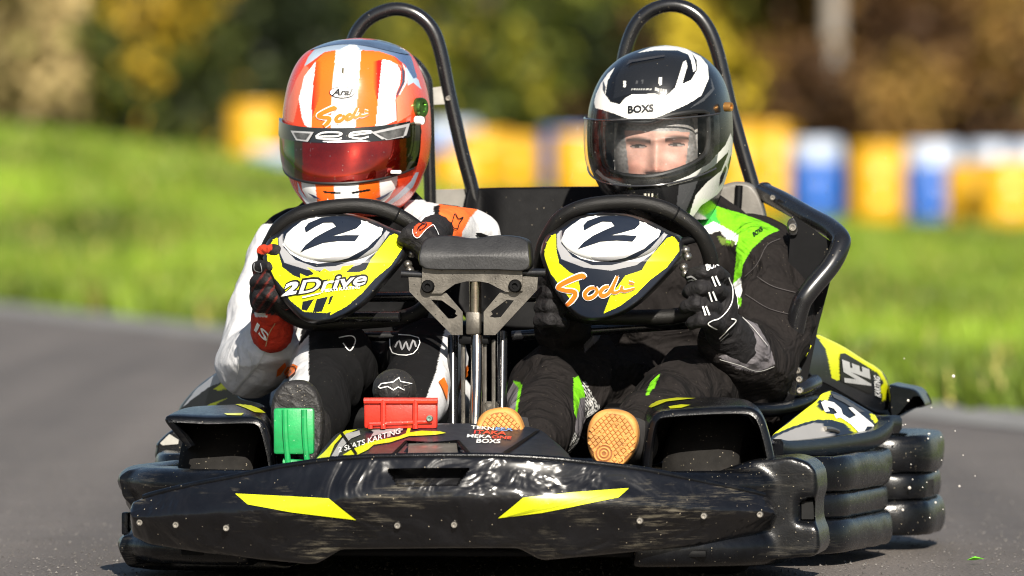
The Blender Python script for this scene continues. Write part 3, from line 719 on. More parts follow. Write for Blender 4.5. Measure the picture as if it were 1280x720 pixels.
decal('yellow_stripe', fine2d(z7([(968, 356), (1020, 348), (1058, 350), (1020, 362), (975, 365)]), 6), tr, yel_s, gr)
# ---- nose fairing with sponsor prints
def ynose(px, py, r=0):
    u = (np.asarray(px, float) - 550) / 160; v = (574 - np.asarray(py, float)) / 44
    return -.885 + .30 * np.clip(v, 0, 1.3) + .08 * u * u
nose_poly = [(384, 584), (396, 572), (408, 556), (424, 541), (460, 534), (500, 530.5), (557, 529), (610, 530), (650, 532.5), (674, 537), (690, 549), (703, 560), (714, 574), (700, 578), (550, 578), (400, 582)]
nz = shell(nose_poly, (550, 562), ynose, 34, round_=.015, edge=.93, thick=.04, drop=.02)
nz0 = nz
V, Fc = nz; P = proj(V)
vent = [(507, 573), (511, 553), (570, 553), (580, 573)]
V = V + np.array([0, .02, -.006]) * (inpoly(P, vent)[:, None])
nose = part('nose_fairing', (V, Fc), mat('navy_fairing', (.009, .013, .022), .38, var=.2, coat=.1, spec=.35, speck=.04, bump=.06, bscale=80), kart, sharp=50)
tn = bvh(nz0)
z8 = Z(390, 500, 3.879)
dec = lambda name, pts, m, off=.0012: decal(name, fine2d(pts, 5), tn, m, nose, off)
dec('yellow_print', z8([(20, 290), (60, 255), (140, 165), (165, 150), (220, 146), (150, 175), (110, 220), (85, 280)]), yel_s)
dec('yellow_print', z8([(150, 270), (190, 245), (280, 205), (420, 180), (455, 165), (470, 122), (482, 122), (475, 160), (530, 152), (620, 155), (652, 163), (600, 172), (470, 178), (380, 208), (300, 220), (270, 245), (215, 272)]), yel_s)
dec('grey_print', z8([(95, 275), (130, 215), (165, 165), (215, 155), (230, 150), (235, 172), (190, 190), (150, 230), (125, 278)]), gry_s)
dec('grey_print', z8([(280, 150), (330, 140), (445, 126), (440, 150), (330, 168), (285, 182), (300, 158)]), gry_s)
decal('lettering', text2d('2 SEATS KARTING', z8([(128, 262), (436, 165), (120, 238)]), .3, .01, maxlen=5), tn, wht_s, nose, .002)
dec('black_strap', z8([(120, 140), (140, 150), (222, 268), (210, 272)]), satin, .003)
dec('crease_strip', z8([(1085, 155), (1108, 152), (950, 262), (920, 262)]), satin, .002)
for tx, a, b, c, m in (('TEKN', (772, 142), (885, 150), (770, 126), wht_s), ('EEX', (888, 150), (978, 154), (888, 133), blu_s), ('ITAKA', (784, 166), (940, 172), (784, 148), red_s), ('MEKA', (750, 184), (870, 189), (750, 168), wht_s), ('ONE', (872, 189), (968, 194), (872, 174), red_s), ('BOXS', (796, 211), (914, 213), (796, 191), wht_s)):
    decal('lettering', text2d(tx, z8([a, b, c]), .1, .025, maxlen=5), tn, m, nose)
part('nose_vent', plate(z8([(465, 272), (468, 210), (700, 210), (706, 272)]), lambda x, y: ynose(x, y) + .010, .006), mat('sheen_grey_plastic', (.13, .12, .105), .35, var=.4, vscale=60, coat=.3), nose)  # the vent's grey sheen is put into the plate's base colour
part('vent_frame', join(tube([K(x, y, float(ynose(x, y)) + .004) for x, y in z8([(395, 268), (455, 207), (710, 205), (762, 266)])], .004, 8, 0)), satin, nose)
# ---- pedals
def rect_plate(px0, py0, px1, py1, y, th=.012, tilt=0.):
    a = K(px0, py1, y); b = K(px1, py0, y); c = (a + b) / 2
    return rbox(c, (b[0] - a[0], th, b[2] - a[2]), .005)
gp = part('pedal', rect_plate(342, 510, 393, 568, -.70), greenm, kart, label='green pedal plate under the black boot sole')
for px in (356, 380): part('pedal_rib', tube([K(px, 512, -.708), K(px + 1, 545, -.709), K(px + 4, 579, -.705)], .0048, 8, 4), greenm, gp)
part('pedal_foot', tube([K(354, 578, -.70), K(388, 580, -.70)], .006, 8, 0), greenm, gp)
part('pedal_arm', tube([K(368, 560, -.69), K(372, 600, -.62), K(376, 640, -.55)], .008, 8), tubem, gp)
rp = part('pedal', rect_plate(455, 500, 547, 536, -.62), redm, kart, label='red pedal plate in front of the black boot toe')
part('pedal_rib', tube([K(455, 501, -.628), K(547, 501, -.628)], .005, 8, 0), redm, rp)
for px in (479, 519): part('pedal_rib', tube([K(px, 500, -.629), K(px, 536, -.629)], .0045, 8, 0), redm, rp)
part('pedal_rib', tube([K(462, 530, -.628), K(540, 527, -.628)], .0035, 8, 0), redm, rp)
part('pedal_rib', tube([K(463, 531, -.628), K(463, 536, -.628)], .004, 8, 0), redm, rp)
bolt('pedal_bolt', 537, 523, -.631, .0055, rp, mat('green_zinc', (.25, .4, .35), .3, metal=.7, var=.2))
# ---- steering column, bracket and pad
part('column_post', tube([K(566, 420, -.25), K(566, 545, -.30)], .0085, 16, 0), tubem, kart)
part('column_post', tube([K(628, 415, -.25), K(627, 545, -.30)], .0085, 16, 0), tubem, kart)
part('steering_shaft', tube([K(594, 352, -.30), K(594, 392, -.30)], .0105, 18, 0), chrome, kart)
part('shaft_sleeve', rbox(K(592, 404, -.30), (.024, .024, .038), .004), steel, kart)
part('steering_shaft', tube([K(596, 420, -.30), K(596, 470, -.32), K(593, 550, -.36)], .0098, 18, 4), chrome, kart)
for px in (579, 606, 617): part('shaft_pin', tube([K(px, 425, -.29), K(px, 540, -.32)], .0035, 8, 0), steel, kart)
part('shaft_clamp', rbox(K(593, 425, -.29), (.05, .03, .014), .004), satin, kart)
part('shaft_clamp', rbox(K(594, 545, -.33), (.09, .04, .02), .004), satin, kart)
part('shaft_bush', lathe([(.014, -.012), (.016, -.008), (.016, .02), (.012, .024)], K(611, 520, -.3), (0, 0, 1), 18), steel, kart)
lw = z4([(85, 212), (132, 208), (170, 262), (215, 266), (272, 332), (272, 412), (235, 412), (88, 262)])
rw = z4([(532, 212), (478, 208), (440, 262), (400, 266), (345, 332), (345, 412), (385, 412), (530, 256)])
br = part('column_bracket', plate_h(lw, [z4([(163, 290), (200, 292), (250, 328), (246, 338), (255, 345), (240, 355), (222, 355)])], -.315, .005), steel, kart)
part('column_bracket', plate_h(rw, [z4([(450, 292), (424, 290), (370, 330), (376, 340), (366, 348), (382, 352), (404, 350)])], -.315, .005), steel, kart)
up = z4([(132, 178), (478, 178), (480, 258), (455, 264), (420, 262), (362, 232), (330, 226), (285, 226), (245, 236), (200, 268), (155, 268), (132, 252)])
part('column_bracket', plate_h(up, [], -.322, .005), steel, kart)
bolt('bracket_bolt', 535, 358, -.323, .011, br, satin, .008); bolt('bracket_bolt', 644, 357.5, -.323, .011, br, satin, .008)
for a, b in (((60, 200), (132, 204)), ((478, 197), (560, 196))):
    (x0, y0), (x1, y1) = z4([a, b]); part('bracket_rod', tube([K(x0, y0, -.31), K(x1, y1, -.31)], .007, 10, 0), tubem, kart)
padp = z4([(118, 150), (126, 112), (132, 95), (150, 76), (195, 69), (240, 70), (275, 76), (310, 78), (345, 73), (385, 67), (430, 68), (470, 74), (492, 84), (500, 98), (504, 140), (505, 174), (478, 190), (400, 186), (240, 186), (140, 182)])
part('column_pad', shell(padp, z4([(312, 130)])[0], lambda x, y, r: -.335 + .0012 * (np.asarray(y) - 300) * 0 + 0.022 * np.clip((320 - np.asarray(y)) / 25, 0, 1) ** 1.2, 20, round_=.004, edge=.965, thick=.05, sub=2), mat('spotted_black_plastic', (.014, .014, .015), .45, var=.25, speck=.25, speckc=(.005, .005, .005), spscale=150, bump=.2, bscale=300), kart)
# cross tubes of the dash
for pts in ([(395, 400, -.2), (430, 396, -.2), (500, 396, -.22)], [(440, 371, -.12), (520, 371, -.12)], [(655, 371, -.12), (720, 371, -.12)], [(430, 420, -.1), (560, 420, -.1)], [(640, 420, -.1), (860, 405, -.1)]):
    part('dash_tube', tube([K(*p) for p in pts], .0085, 12), tubem, kart)
part('dash_tube', tube([K(806, 401, -.16), K(830, 404, -.16), K(856, 400, -.16)], .010, 12), plastic, kart)
# ---- steering wheels with badges
def simil(p):                                       # right badge picture points -> left badge
    a0, b0 = complex(676, 313), complex(854, 310); a1, b1 = complex(329, 319), complex(508, 306); k = (b1 - a1) / (b0 - a0)
    return [((a1 + k * (complex(*q) - a0)).real, (a1 + k * (complex(*q) - a0)).imag) for q in p]
z5 = Z(660, 230, 2.879)
ident = lambda p: list(p)
B_out = z5([(45, 262), (46, 235), (55, 205), (72, 180), (105, 160), (150, 125), (190, 110), (240, 104), (320, 105), (370, 112), (430, 132), (500, 168), (540, 186), (556, 208), (560, 240), (550, 270), (515, 315), (420, 412), (370, 450), (325, 474), (275, 490), (222, 494), (185, 484), (155, 462), (105, 400), (66, 322)])
def badge(T, yc, who, txt):
    out = T(B_out); cen = T(z5([(300, 285)]))[0]; ys = [p[1] for p in out]; y0, y1 = min(ys), max(ys); cx = cen[0]
    dome = T(z5([(118, 205), (135, 165), (190, 125), (250, 110), (320, 108), (380, 120), (440, 145), (478, 168), (470, 190), (420, 230), (350, 262), (290, 277), (240, 280), (190, 268), (145, 240)]))
    dc = T(z5([(300, 190)]))[0]
    def dep(px, py, r=0):
        px = np.asarray(px, float); py = np.asarray(py, float)
        v = (py - y0) / (y1 - y0); u = (px - cx) / 90
        y = yc + .055 * (1 - np.clip(v / .45, 0, 1)) ** 1.3 + .015 * np.clip((v - .5) / .5, 0, 1) ** 2 + .035 * u * u
        q = np.sqrt(((px - dc[0]) / 62) ** 2 + ((py - dc[1]) / 30) ** 2)
        return y - .013 * np.clip((1.03 - q) / .22, 0, 1) ** .6
    VF = shell(out, cen, dep, 115, round_=.018, edge=.93, thick=.035, sub=22)
    V, Fc = VF; cc = np.tile(np.array(NAVY), (len(V), 1)); P = proj(V)
    sc = lambda poly, c: cc.__setitem__(inpoly(P, T(z5(poly))), c)
    sc([(52, 240), (62, 205), (80, 185), (100, 172), (102, 240), (112, 285), (150, 318), (178, 330), (188, 380), (165, 430), (130, 385), (80, 320)], YEL)
    sc([(548, 205), (545, 240), (500, 300), (440, 345), (390, 395), (330, 440), (272, 466), (295, 405), (350, 330), (410, 310), (430, 275), (500, 195), (530, 184)], YEL)
    sc([(104, 180), (122, 165), (120, 215), (160, 262), (230, 292), (300, 292), (380, 272), (440, 232), (490, 175), (502, 182), (450, 250), (390, 292), (300, 312), (200, 300), (120, 270), (105, 230)], (.30, .30, .31))
    cc[inpoly(P, dome)] = WHITE
    sc([(225, 262), (250, 264), (300, 258), (345, 258), (400, 232), (465, 190), (420, 232), (350, 266), (290, 278), (240, 280)], (.45, .45, .47))
    r_in = inpoly(P, [(cen[0] + (x - cen[0]) * .945, cen[1] + (y - cen[1]) * .945) for x, y in out])
    cc[~r_in] = (.012, .012, .013)
    if txt == 'drive':
        zl = Z(300, 230, 3.13); pl = lambda poly, c: cc.__setitem__(inpoly(P, zl(poly)), c)
        pl([(165, 395), (240, 395), (235, 350), (262, 362), (290, 352), (262, 325), (312, 345), (330, 330), (350, 342), (392, 336), (400, 322), (448, 316), (415, 345), (485, 345), (478, 400), (430, 470), (340, 505), (250, 500), (195, 455)], YEL)
        for s in ([(245, 460), (290, 450), (262, 496), (240, 492)], [(300, 450), (345, 440), (320, 500), (285, 502)], [(352, 440), (366, 436), (352, 470), (344, 472)]): pl(s, NAVY)
        cc[~r_in] = (.012, .012, .013)
    o = part('wheel_badge', VF, paintm, kart, colr=cc, sharp=60, label=who); t = bvh(VF)
    two = T(z5([(180, 235), (200, 212), (235, 187), (275, 168), (312, 152), (300, 137), (268, 136), (235, 150), (203, 168), (200, 150), (215, 134), (262, 118), (320, 116), (372, 120), (400, 132), (402, 146), (385, 162), (340, 175), (295, 186), (345, 185), (392, 188), (376, 208), (320, 204), (262, 208)]))
    decal('number', fine2d(two, 4), t, mat('navy_print', NAVY, .3, var=.1), o)
    return o, t
bR, tR = badge(ident, -.33, 'badge with the number 2 above an orange brush script Sodi', 'sodi')
bL, tL = badge(simil, -.33, 'badge with the number 2 above the word 2Drive', 'drive')
zl = Z(300, 230, 3.13)
decal('lettering_outline', text2d('2', zl([(156, 446), (231, 432), (163, 384)]), .2, .1, maxlen=3), tL, blk_s, bL, .0012); decal('lettering', text2d('2', zl([(163, 440), (226, 428), (168, 390)]), .2, .05, maxlen=3), tL, wht_s, bL, .002)
decal('lettering_outline', text2d('Drive', zl([(222, 436), (500, 396), (224, 372)]), .2, .075, maxlen=4), tL, blk_s, bL, .0012)
decal('lettering', text2d('Drive', zl([(230, 431), (494, 393), (232, 379)]), .2, .02, maxlen=4), tL, mat('silver_print', (.5, .5, .5), .3, var=.1), bL, .002)
decal('lettering', text2d('2 SEATS KARTING', zl([(318, 424), (470, 408), (317, 412)]), .1, .03, maxlen=3), tL, wht_s, bL, .002)
decal('underline', fine2d(zl([(245, 440), (316, 424), (316, 429), (247, 446)]), 4), tL, wht_s, bL, .002)
def sodi(t, o, T, small=1.):
    st = [([(208, 338), (196, 330), (165, 340), (120, 362), (112, 374), (135, 382), (165, 386), (172, 398), (158, 420), (140, 436)], [9, 16, 15, 13, 12, 12, 13, 14, 13, 10]),
          ([(240, 372), (222, 376), (206, 394), (214, 410), (236, 404), (250, 386), (243, 372)], [9, 11, 12, 12, 11, 10, 9]),
          ([(292, 368), (276, 372), (262, 388), (268, 402), (288, 394), (302, 374), (316, 346), (322, 332)], [9, 11, 12, 12, 11, 11, 10, 8]), ([(322, 332), (308, 364), (304, 386), (316, 390), (340, 378)], [9, 10, 10, 9, 6]),
          ([(340, 366), (336, 380), (352, 384), (384, 374)], [8, 10, 9, 5]), ([(362, 354), (382, 358)], [9, 6])]
    for pts, w in st:
        decal('script_outline', ribbon(T(z5(pts)), [x * 1.75 / 2.879 * small for x in w], 6), t, wht_s, o, .0013)
    for pts, w in st:
        decal('script_stroke', ribbon(T(z5(pts)), [x * 1.12 / 2.879 * small for x in w], 6), t, org_s, o, .0022)
sodi(tR, bR, ident)
def rim(T, yc, parent_badge):
    pts = T(z5([(84, 168), (112, 128), (150, 102), (200, 82), (260, 71), (330, 66), (405, 68), (470, 82), (530, 108), (585, 146), (625, 190), (650, 245), (660, 300), (655, 360), (635, 412), (590, 456), (520, 476), (400, 480), (300, 480), (200, 474), (138, 448), (90, 405), (60, 350), (48, 290), (58, 220)]))
    ys = [p[1] for p in pts]; y0, y1 = min(ys), max(ys)
    P = [K(x, y, yc + .09 * (y - y0) / (y1 - y0)) for x, y in pts]
    o = part('steering_wheel', tube(P, .0128, 18, 8, closed=True), mat('wheel_grip', (.007, .0065, .006), .42, var=.3, bump=.5, bscale=600, spec=.3, speck=.05), kart)
    c = np.mean(P, 0); c[1] -= .015
    for k in (2, 10, 18):
        part('spoke', tube([c, c * .5 + np.array(P[(k * 1) % 25]) * .5, P[(k * 1) % 25]], .007, 10, 4), satin, o)
    part('hub', lathe([(.03, -.03), (.035, 0), (.03, .03), (.012, .05)], c, (0, -1, .2), 20), satin, o)
    for k in (8, 12):      # grip seams
        q = np.array(P[k]); d = np.array(P[k + 1]) - np.array(P[k - 1])
        part('grip_seam', lathe([(.0134, -.0015), (.014, 0), (.0134, .0015)], q, d, 18), satin, o)
    return o
rR = rim(ident, -.27, bR); rL = rim(lambda p: [(x, y + 5) for x, y in simil(p)], -.27, bL)
for T, o in ((ident, rR), (simil, rL)):
    for pt in z5([(568, 238), (575, 262), (560, 300), (566, 322)]):
        p = T([pt])[0]; part('hub_bolt', lathe([(.004, -.01), (.0075, 0), (.006, .006), (.002, .009)], K(p[0], p[1], -.27), (0, -1, 0), 10), boltm, o)
# ---- roll hoops
def hoop(pts, r, y, name='roll_hoop'): return part(name, tube([K(x, yy, y + (dy[0] if dy else 0)) for x, yy, *dy in pts], r, 18, 10), tubem, kart)
hoop([(430, 300), (434, 180), (437, 90), (442, 50), (458, 26), (482, 13.5), (503, 12), (524, 20), (541, 38), (551, 66), (562, 120), (578, 190), (592, 245), (598, 300)], .0118, .42)
hoop([(772, 280), (774, 160), (778, 88), (786, 50), (800, 24), (822, 9.5), (846, 7), (868, 16), (884, 34), (897, 66), (912, 130), (930, 195), (944, 245), (952, 300)], .0118, .42)
hoop([(480, 76), (502, 72), (518, 80), (530, 96), (534, 115), (536, 180), (538, 262), (538, 330)], .0105, .40)
part('hoop_bracket', plate([(538, 110), (552, 108), (560, 120), (562, 130), (540, 131)], .415, .012), alum, kart)
bolt('hoop_bolt', 560.5, 123, .41, .005, kart)
# ---- seat backs
part('seat_back', shell([(583, 240), (600, 235), (680, 233.5), (760, 233), (775, 236), (782, 300), (780, 400), (585, 400), (578, 300)], (680, 310), lambda x, y, r: .40 - .0005 * (np.asarray(y) - 235) + .02 * np.exp(-((np.asarray(x) - 600) / 14.) ** 2), 20, round_=.01, edge=.96, thick=.05), satin, kart, label='wide black panel between the two drivers')
part('seat_plate', plate([(541, 237), (582, 236), (582, 300), (541, 300)], .425, .008), mat('grey_sheet', (.20, .19, .17), .55, var=.15), kart)
def seat(cx, w, lab):
    P = [(cx - w, 470), (cx - w * 1.02, 330), (cx - w * .8, 268), (cx - w * .3, 246), (cx + w * .3, 246), (cx + w * .8, 268), (cx + w * 1.02, 330), (cx + w, 470), (cx, 500)]
    o = part('seat_shell', shell(P, (cx, 370), lambda x, y, r: .34 - .0006 * (np.asarray(y) - 250) - .12 * ((np.asarray(x) - cx) / w) ** 2, 20, round_=.012, edge=.95, thick=.03), seatm, kart, label=lab)
    part('seat_base', rbox(K(cx, 520, .12), (2 * w / 745, .42, .05), .02), satin, o)
seat(452, 88, 'seat shell of the driver in white'); 
seat(852, 96, 'seat shell of the driver in black and green')
part('shoulder_wing', shell([(896, 240), (908, 230), (925, 227), (940, 232), (951, 250), (958, 278), (962, 320), (930, 330), (900, 300)], (928, 275), lambda x, y, r: .33 + .0 * np.asarray(x), 16, round_=.012, edge=.9, thick=.03), seatm, kart)
part('wing_ridge', tube([K(924, 232, .325), K(922, 262, .322), K(916, 300, .322)], .0065, 10), satin, kart)
# ---- guard frame on the kart's left (right in the picture)
fr = [(956, 241, .36), (975, 250, .30), (1010, 270, .20), (1036, 284, .13), (1050, 297, .08), (1050, 308, .06), (1038, 332, .04), (1010, 366, .02), (1000, 384, .02), (992, 420, .03), (985, 470, .05), (982, 510, .07)]
side = part('side_frame', tube([K(*p) for p in fr], .0165, 18, 10), tubem, kart)
part('frame_end', lathe([(.0165, -.004), (.0185, 0), (.0165, .006), (.01, .008)], K(955, 240.5, .365), (-.6, .7, .3), 18), tubem, side)
bolt('frame_bolt', 966, 247, .27, .005, side)
pl = [(990, 268), (1040, 303), (1046, 320), (1032, 372), (1022, 410), (1014, 450), (1004, 498), (984, 500), (972, 460), (975, 380), (986, 320)]
part('side_shield', plate_h(pl, [], .10, .008), mat('shield_black', (.003, .003, .0035), .6, var=.3, spec=.12, speck=.04), side)
part('shield_tab', shell([(985, 276), (992, 273), (997, 283), (996, 293), (988, 294), (984, 286)], (991, 284), lambda x, y, r: .09 + 0 * np.asarray(x), 6, round_=.003, thick=.006), tubem, side)
bolt('shield_bolt', 991, 284, .086, .0075, side); bolt('shield_bolt', 1047, 323, .04, .005, side, tubem)
ts = BVHTree.FromPolygons(*[[Vector(v) for v in plate_h(pl, [], .10, .008)[0]], plate_h(pl, [], .10, .008)[1]])
decal('yellow_print', fine2d(zc([(165, 178), (185, 110), (205, 96), (232, 115), (208, 165), (198, 140)]), 6), ts, yel_s, side)
for px, py in ((997, 463), (999, 474), (1000, 488)): bolt('frame_bolt', px, py, .04, .006, side)
part('link_tube', tube([K(985, 492, .06), K(1005, 484, .10), K(1018, 478, .16)], .014, 12), tubem, kart)
part('floor_rail', tube([K(930, 512, -.1), K(970, 512, -.02), K(1010, 503, .1), K(1020, 500, .2)], .012, 12), plastic, kart)
# ---- side pods (right in the picture)
def ypod(px, py, r=0): return -.20 + (np.asarray(px, float) - 964) / 133 * .46 + (545 - np.asarray(py, float)) / 60 * .12
pod = zc([(45, 555), (60, 515), (130, 455), (245, 370), (275, 335), (312, 318), (360, 335), (420, 368), (505, 418), (525, 440), (530, 462), (500, 492), (430, 514), (250, 538), (110, 556)])
VF = shell(pod, zc([(330, 455)])[0], ypod, 30, round_=.008, edge=.95, thick=.03, drop=.02)
V, Fc = VF; cc = np.tile(np.array(NAVY), (len(V), 1)); P = proj(V)
pc = lambda poly, c: cc.__setitem__(inpoly(P, zc(poly)), c)
pc([(45, 522), (120, 470), (200, 405), (270, 335), (320, 318), (305, 360), (262, 360), (258, 390), (300, 420), (375, 432), (445, 505), (430, 510), (380, 465), (320, 448), (240, 450), (150, 478)], YEL)
pc([(60, 530), (150, 490), (240, 462), (280, 466), (300, 500), (330, 520), (250, 535), (60, 550)], (.30, .29, .28))
pc([(495, 420), (525, 430), (532, 455), (518, 465), (500, 440)], YEL)
pod1 = part('side_pod', VF, paintm, kart, colr=cc, sharp=50); tp1 = bvh(VF)
num = zc([(272, 372), (290, 362), (330, 372), (362, 400), (370, 425), (400, 445), (430, 430), (395, 395), (415, 395), (500, 465), (515, 480), (480, 480), (468, 500), (440, 505), (405, 470), (360, 440), (340, 445), (330, 425), (345, 420), (330, 400), (300, 390), (312, 412), (290, 415)])
decal('number', fine2d(num, 5), tp1, wht_s, pod1)
decal('grey_print', fine2d(zc([(318, 330), (365, 345), (470, 415), (440, 415), (380, 375), (330, 350)]), 5), tp1, mat('dark_grey_print', (.06, .06, .06), .3, var=.1), pod1)
part('pod_latch', tube([K(*p, float(ypod(*p)) - .006) for p in zc([(292, 488), (325, 492), (352, 502)])], .004, 8), boltm, pod1)
def shift(poly, dx, dy): return [(x + dx, y + dy) for x, y in poly]
lipc = zc([(55, 552), (110, 560), (250, 548), (430, 522), (500, 500), (540, 468), (552, 445), (590, 445)])
part('pod_lip', sweep([K(x, y + 6, float(ypod(x, y)) + .008) for x, y in [tuple(p) for p in spline(lipc, 6)]], [(-.02, -.016), (.015, -.016), (.02, -.008), (.02, .008), (.015, .014), (-.02, .014)]), plastic, kart)
def ypod2(px, py, r=0): return .12 + (np.asarray(px, float) - 1010) / 100 * .42 + .03 * ((np.asarray(py, float) - 460) / 40) ** 2
pod2 = zc([(195, 205), (200, 150), (225, 100), (250, 62), (300, 82), (380, 122), (470, 180), (530, 215), (560, 245), (576, 280), (584, 330), (580, 400), (545, 428), (500, 412), (400, 350), (300, 292), (230, 260)])
VF = shell(pod2, zc([(390, 260)])[0], ypod2, 30, round_=.02, edge=.9, thick=.06, drop=.03)
V, Fc = VF; cc = np.tile(np.array((.012, .014, .018)), (len(V), 1)); P = proj(V)
pc([(248, 60), (300, 80), (400, 132), (500, 195), (545, 228), (535, 240), (500, 222), (440, 185), (372, 155), (355, 172), (358, 268), (345, 272), (322, 262), (312, 200), (295, 130), (270, 90)], YEL)
pc([(500, 195), (548, 232), (575, 285), (572, 362), (550, 362), (545, 300), (556, 280), (530, 240)], YEL)
p2 = part('side_pod', VF, paintm, kart, colr=cc, sharp=50); tp2 = bvh(VF)
decal('black_print', fine2d(zc([(358, 152), (380, 150), (500, 222), (502, 330), (480, 326), (362, 275)]), 5), tp2, blk_s, p2)
decal('lettering', text2d('VE', zc([(500, 325), (488, 222), (376, 280)]), .0, .07, maxlen=4), tp2, mat('silver_print', (.5, .5, .5)), p2, .002)
decal('lettering', text2d('KARTING', zc([(540, 348), (535, 258), (512, 336)]), 0, .03, maxlen=4), tp2, wht_s, p2, .002)
wing = zc([(580, 292), (640, 298), (700, 312), (728, 340), (746, 380), (735, 392), (690, 400), (640, 425), (605, 442), (585, 425), (582, 350)])
VF = shell(wing, zc([(650, 365)])[0], lambda x, y, r: .52 + .10 * np.clip((480 - np.asarray(y)) / 20, -1, 1) * 0 + .0015 * (np.asarray(x) - 1110), 20, round_=.02, edge=.85, thick=.15, drop=.0)
V, Fc = VF; P = proj(V); V[:, 1] += .05 * inpoly(P, zc([(612, 436), (690, 345), (722, 345), (742, 380), (690, 396)]))
part('rear_mudguard', (V, Fc), plastic, kart, sharp=50)
# ---- side and rear bumpers, three lobes high
def lobes(path, z0, z1, n, bul, thick=.05):
    prof = []; cut = [0, .36, .62, 1.]
    for k in range(n):
        a, b = z0 + (z1 - z0) * cut[k], z0 + (z1 - z0) * cut[k + 1]
        for t in np.linspace(0, math.pi, 13)[(0 if k == 0 else 1):]: prof.append(((bul - (.006 if k == 1 else 0)) * math.sin(t) ** .6, a + (b - a) * (1 - math.cos(t)) / 2))
    prof += [(-thick, z1 - .006), (-thick, z0 + .006)]
    return sweep(spline(path, 8), [(x, z) for x, z in prof])
side_p = [(.40, -.17), (.47, -.185), (.525, -.18), (.562, -.15), (.583, -.09), (.60, .05), (.615, .2), (.618, .30), (.60, .36), (.55, .38)]
rear_p = [(.50, .50), (.58, .495), (.63, .50), (.66, .525), (.672, .58), (.675, .75), (.66, .86), (.60, .93), (.4, .96), (0, .965)]
for s in (-1, 1):
    f = lambda p: [(x * s, y, 0) for x, y in (p if s > 0 else p[::1])]
    pp = f(side_p); pr = f(rear_p)
    if s < 0: pp = [(x * (.95), y, z) for x, y, z in pp][::-1]; pr = [(x * .93, y, z) for x, y, z in pr[::-1]]
    V, Fc = wrinkle(*lobes(pp, .020, .182, 3, .016), .003, 9, 3)
    part('side_bumper', (V, Fc), scuffm, kart, sharp=60)
    V, Fc = wrinkle(*lobes(pr, .024, .198, 3, .016), .003, 9, 8)
    part('rear_bumper', (V, Fc), scuffm, kart, sharp=60)
part('hole_shade_plate', plate([(1160, 600), (1167, 599), (1167, 618), (1160, 618)], .478, .01), MATS['hole_shade'], kart)  # black plate painted as a hole's shade; the bumper is uncut here
# left pods, seen past the driver in white
def ypl(px, py, r=0): return .25 - (np.asarray(px, float) - 215) / 120 * .3
pl_ = z6([(100, 408), (112, 375), (170, 310), (235, 262), (272, 245), (300, 300), (330, 352), (400, 372), (420, 390), (330, 402), (200, 412), (130, 420)])
VF = shell(pl_, z6([(250, 355)])[0], ypl, 24, round_=.015, edge=.93, thick=.05, drop=.03)
V, Fc = VF; cc = np.tile(np.array((.012, .014, .018)), (len(V), 1)); P = proj(V)
pc2 = lambda poly, c: cc.__setitem__(inpoly(P, z6(poly)), c)
pc2([(118, 385), (165, 320), (235, 265), (270, 248), (270, 290), (215, 310), (160, 350)], (.34, .36, .40))
pc2([(232, 318), (272, 290), (285, 315), (250, 326)], YEL)
pc2([(172, 408), (215, 375), (290, 350), (250, 370), (210, 405)], YEL)
pl1 = part('side_pod', VF, paintm, kart, colr=cc, sharp=50)
pod_l = z6([(15, 540), (20, 520), (60, 482), (90, 470), (120, 500), (130, 560), (90, 600), (30, 600), (12, 575)])
part('side_pod', shell(pod_l, z6([(70, 540)])[0], lambda x, y, r: .12 + 0 * np.asarray(x), 16, round_=.02, edge=.8, thick=.1), plastic, kart)
part('pod_print', plate(z6([(30, 522), (65, 488), (100, 510), (98, 525), (40, 530)]), .117, .004), alum, kart)
# engine behind the seats
part('engine_block', rbox((.0, .66, .26), (.34, .22, .26), .02), satin, kart)
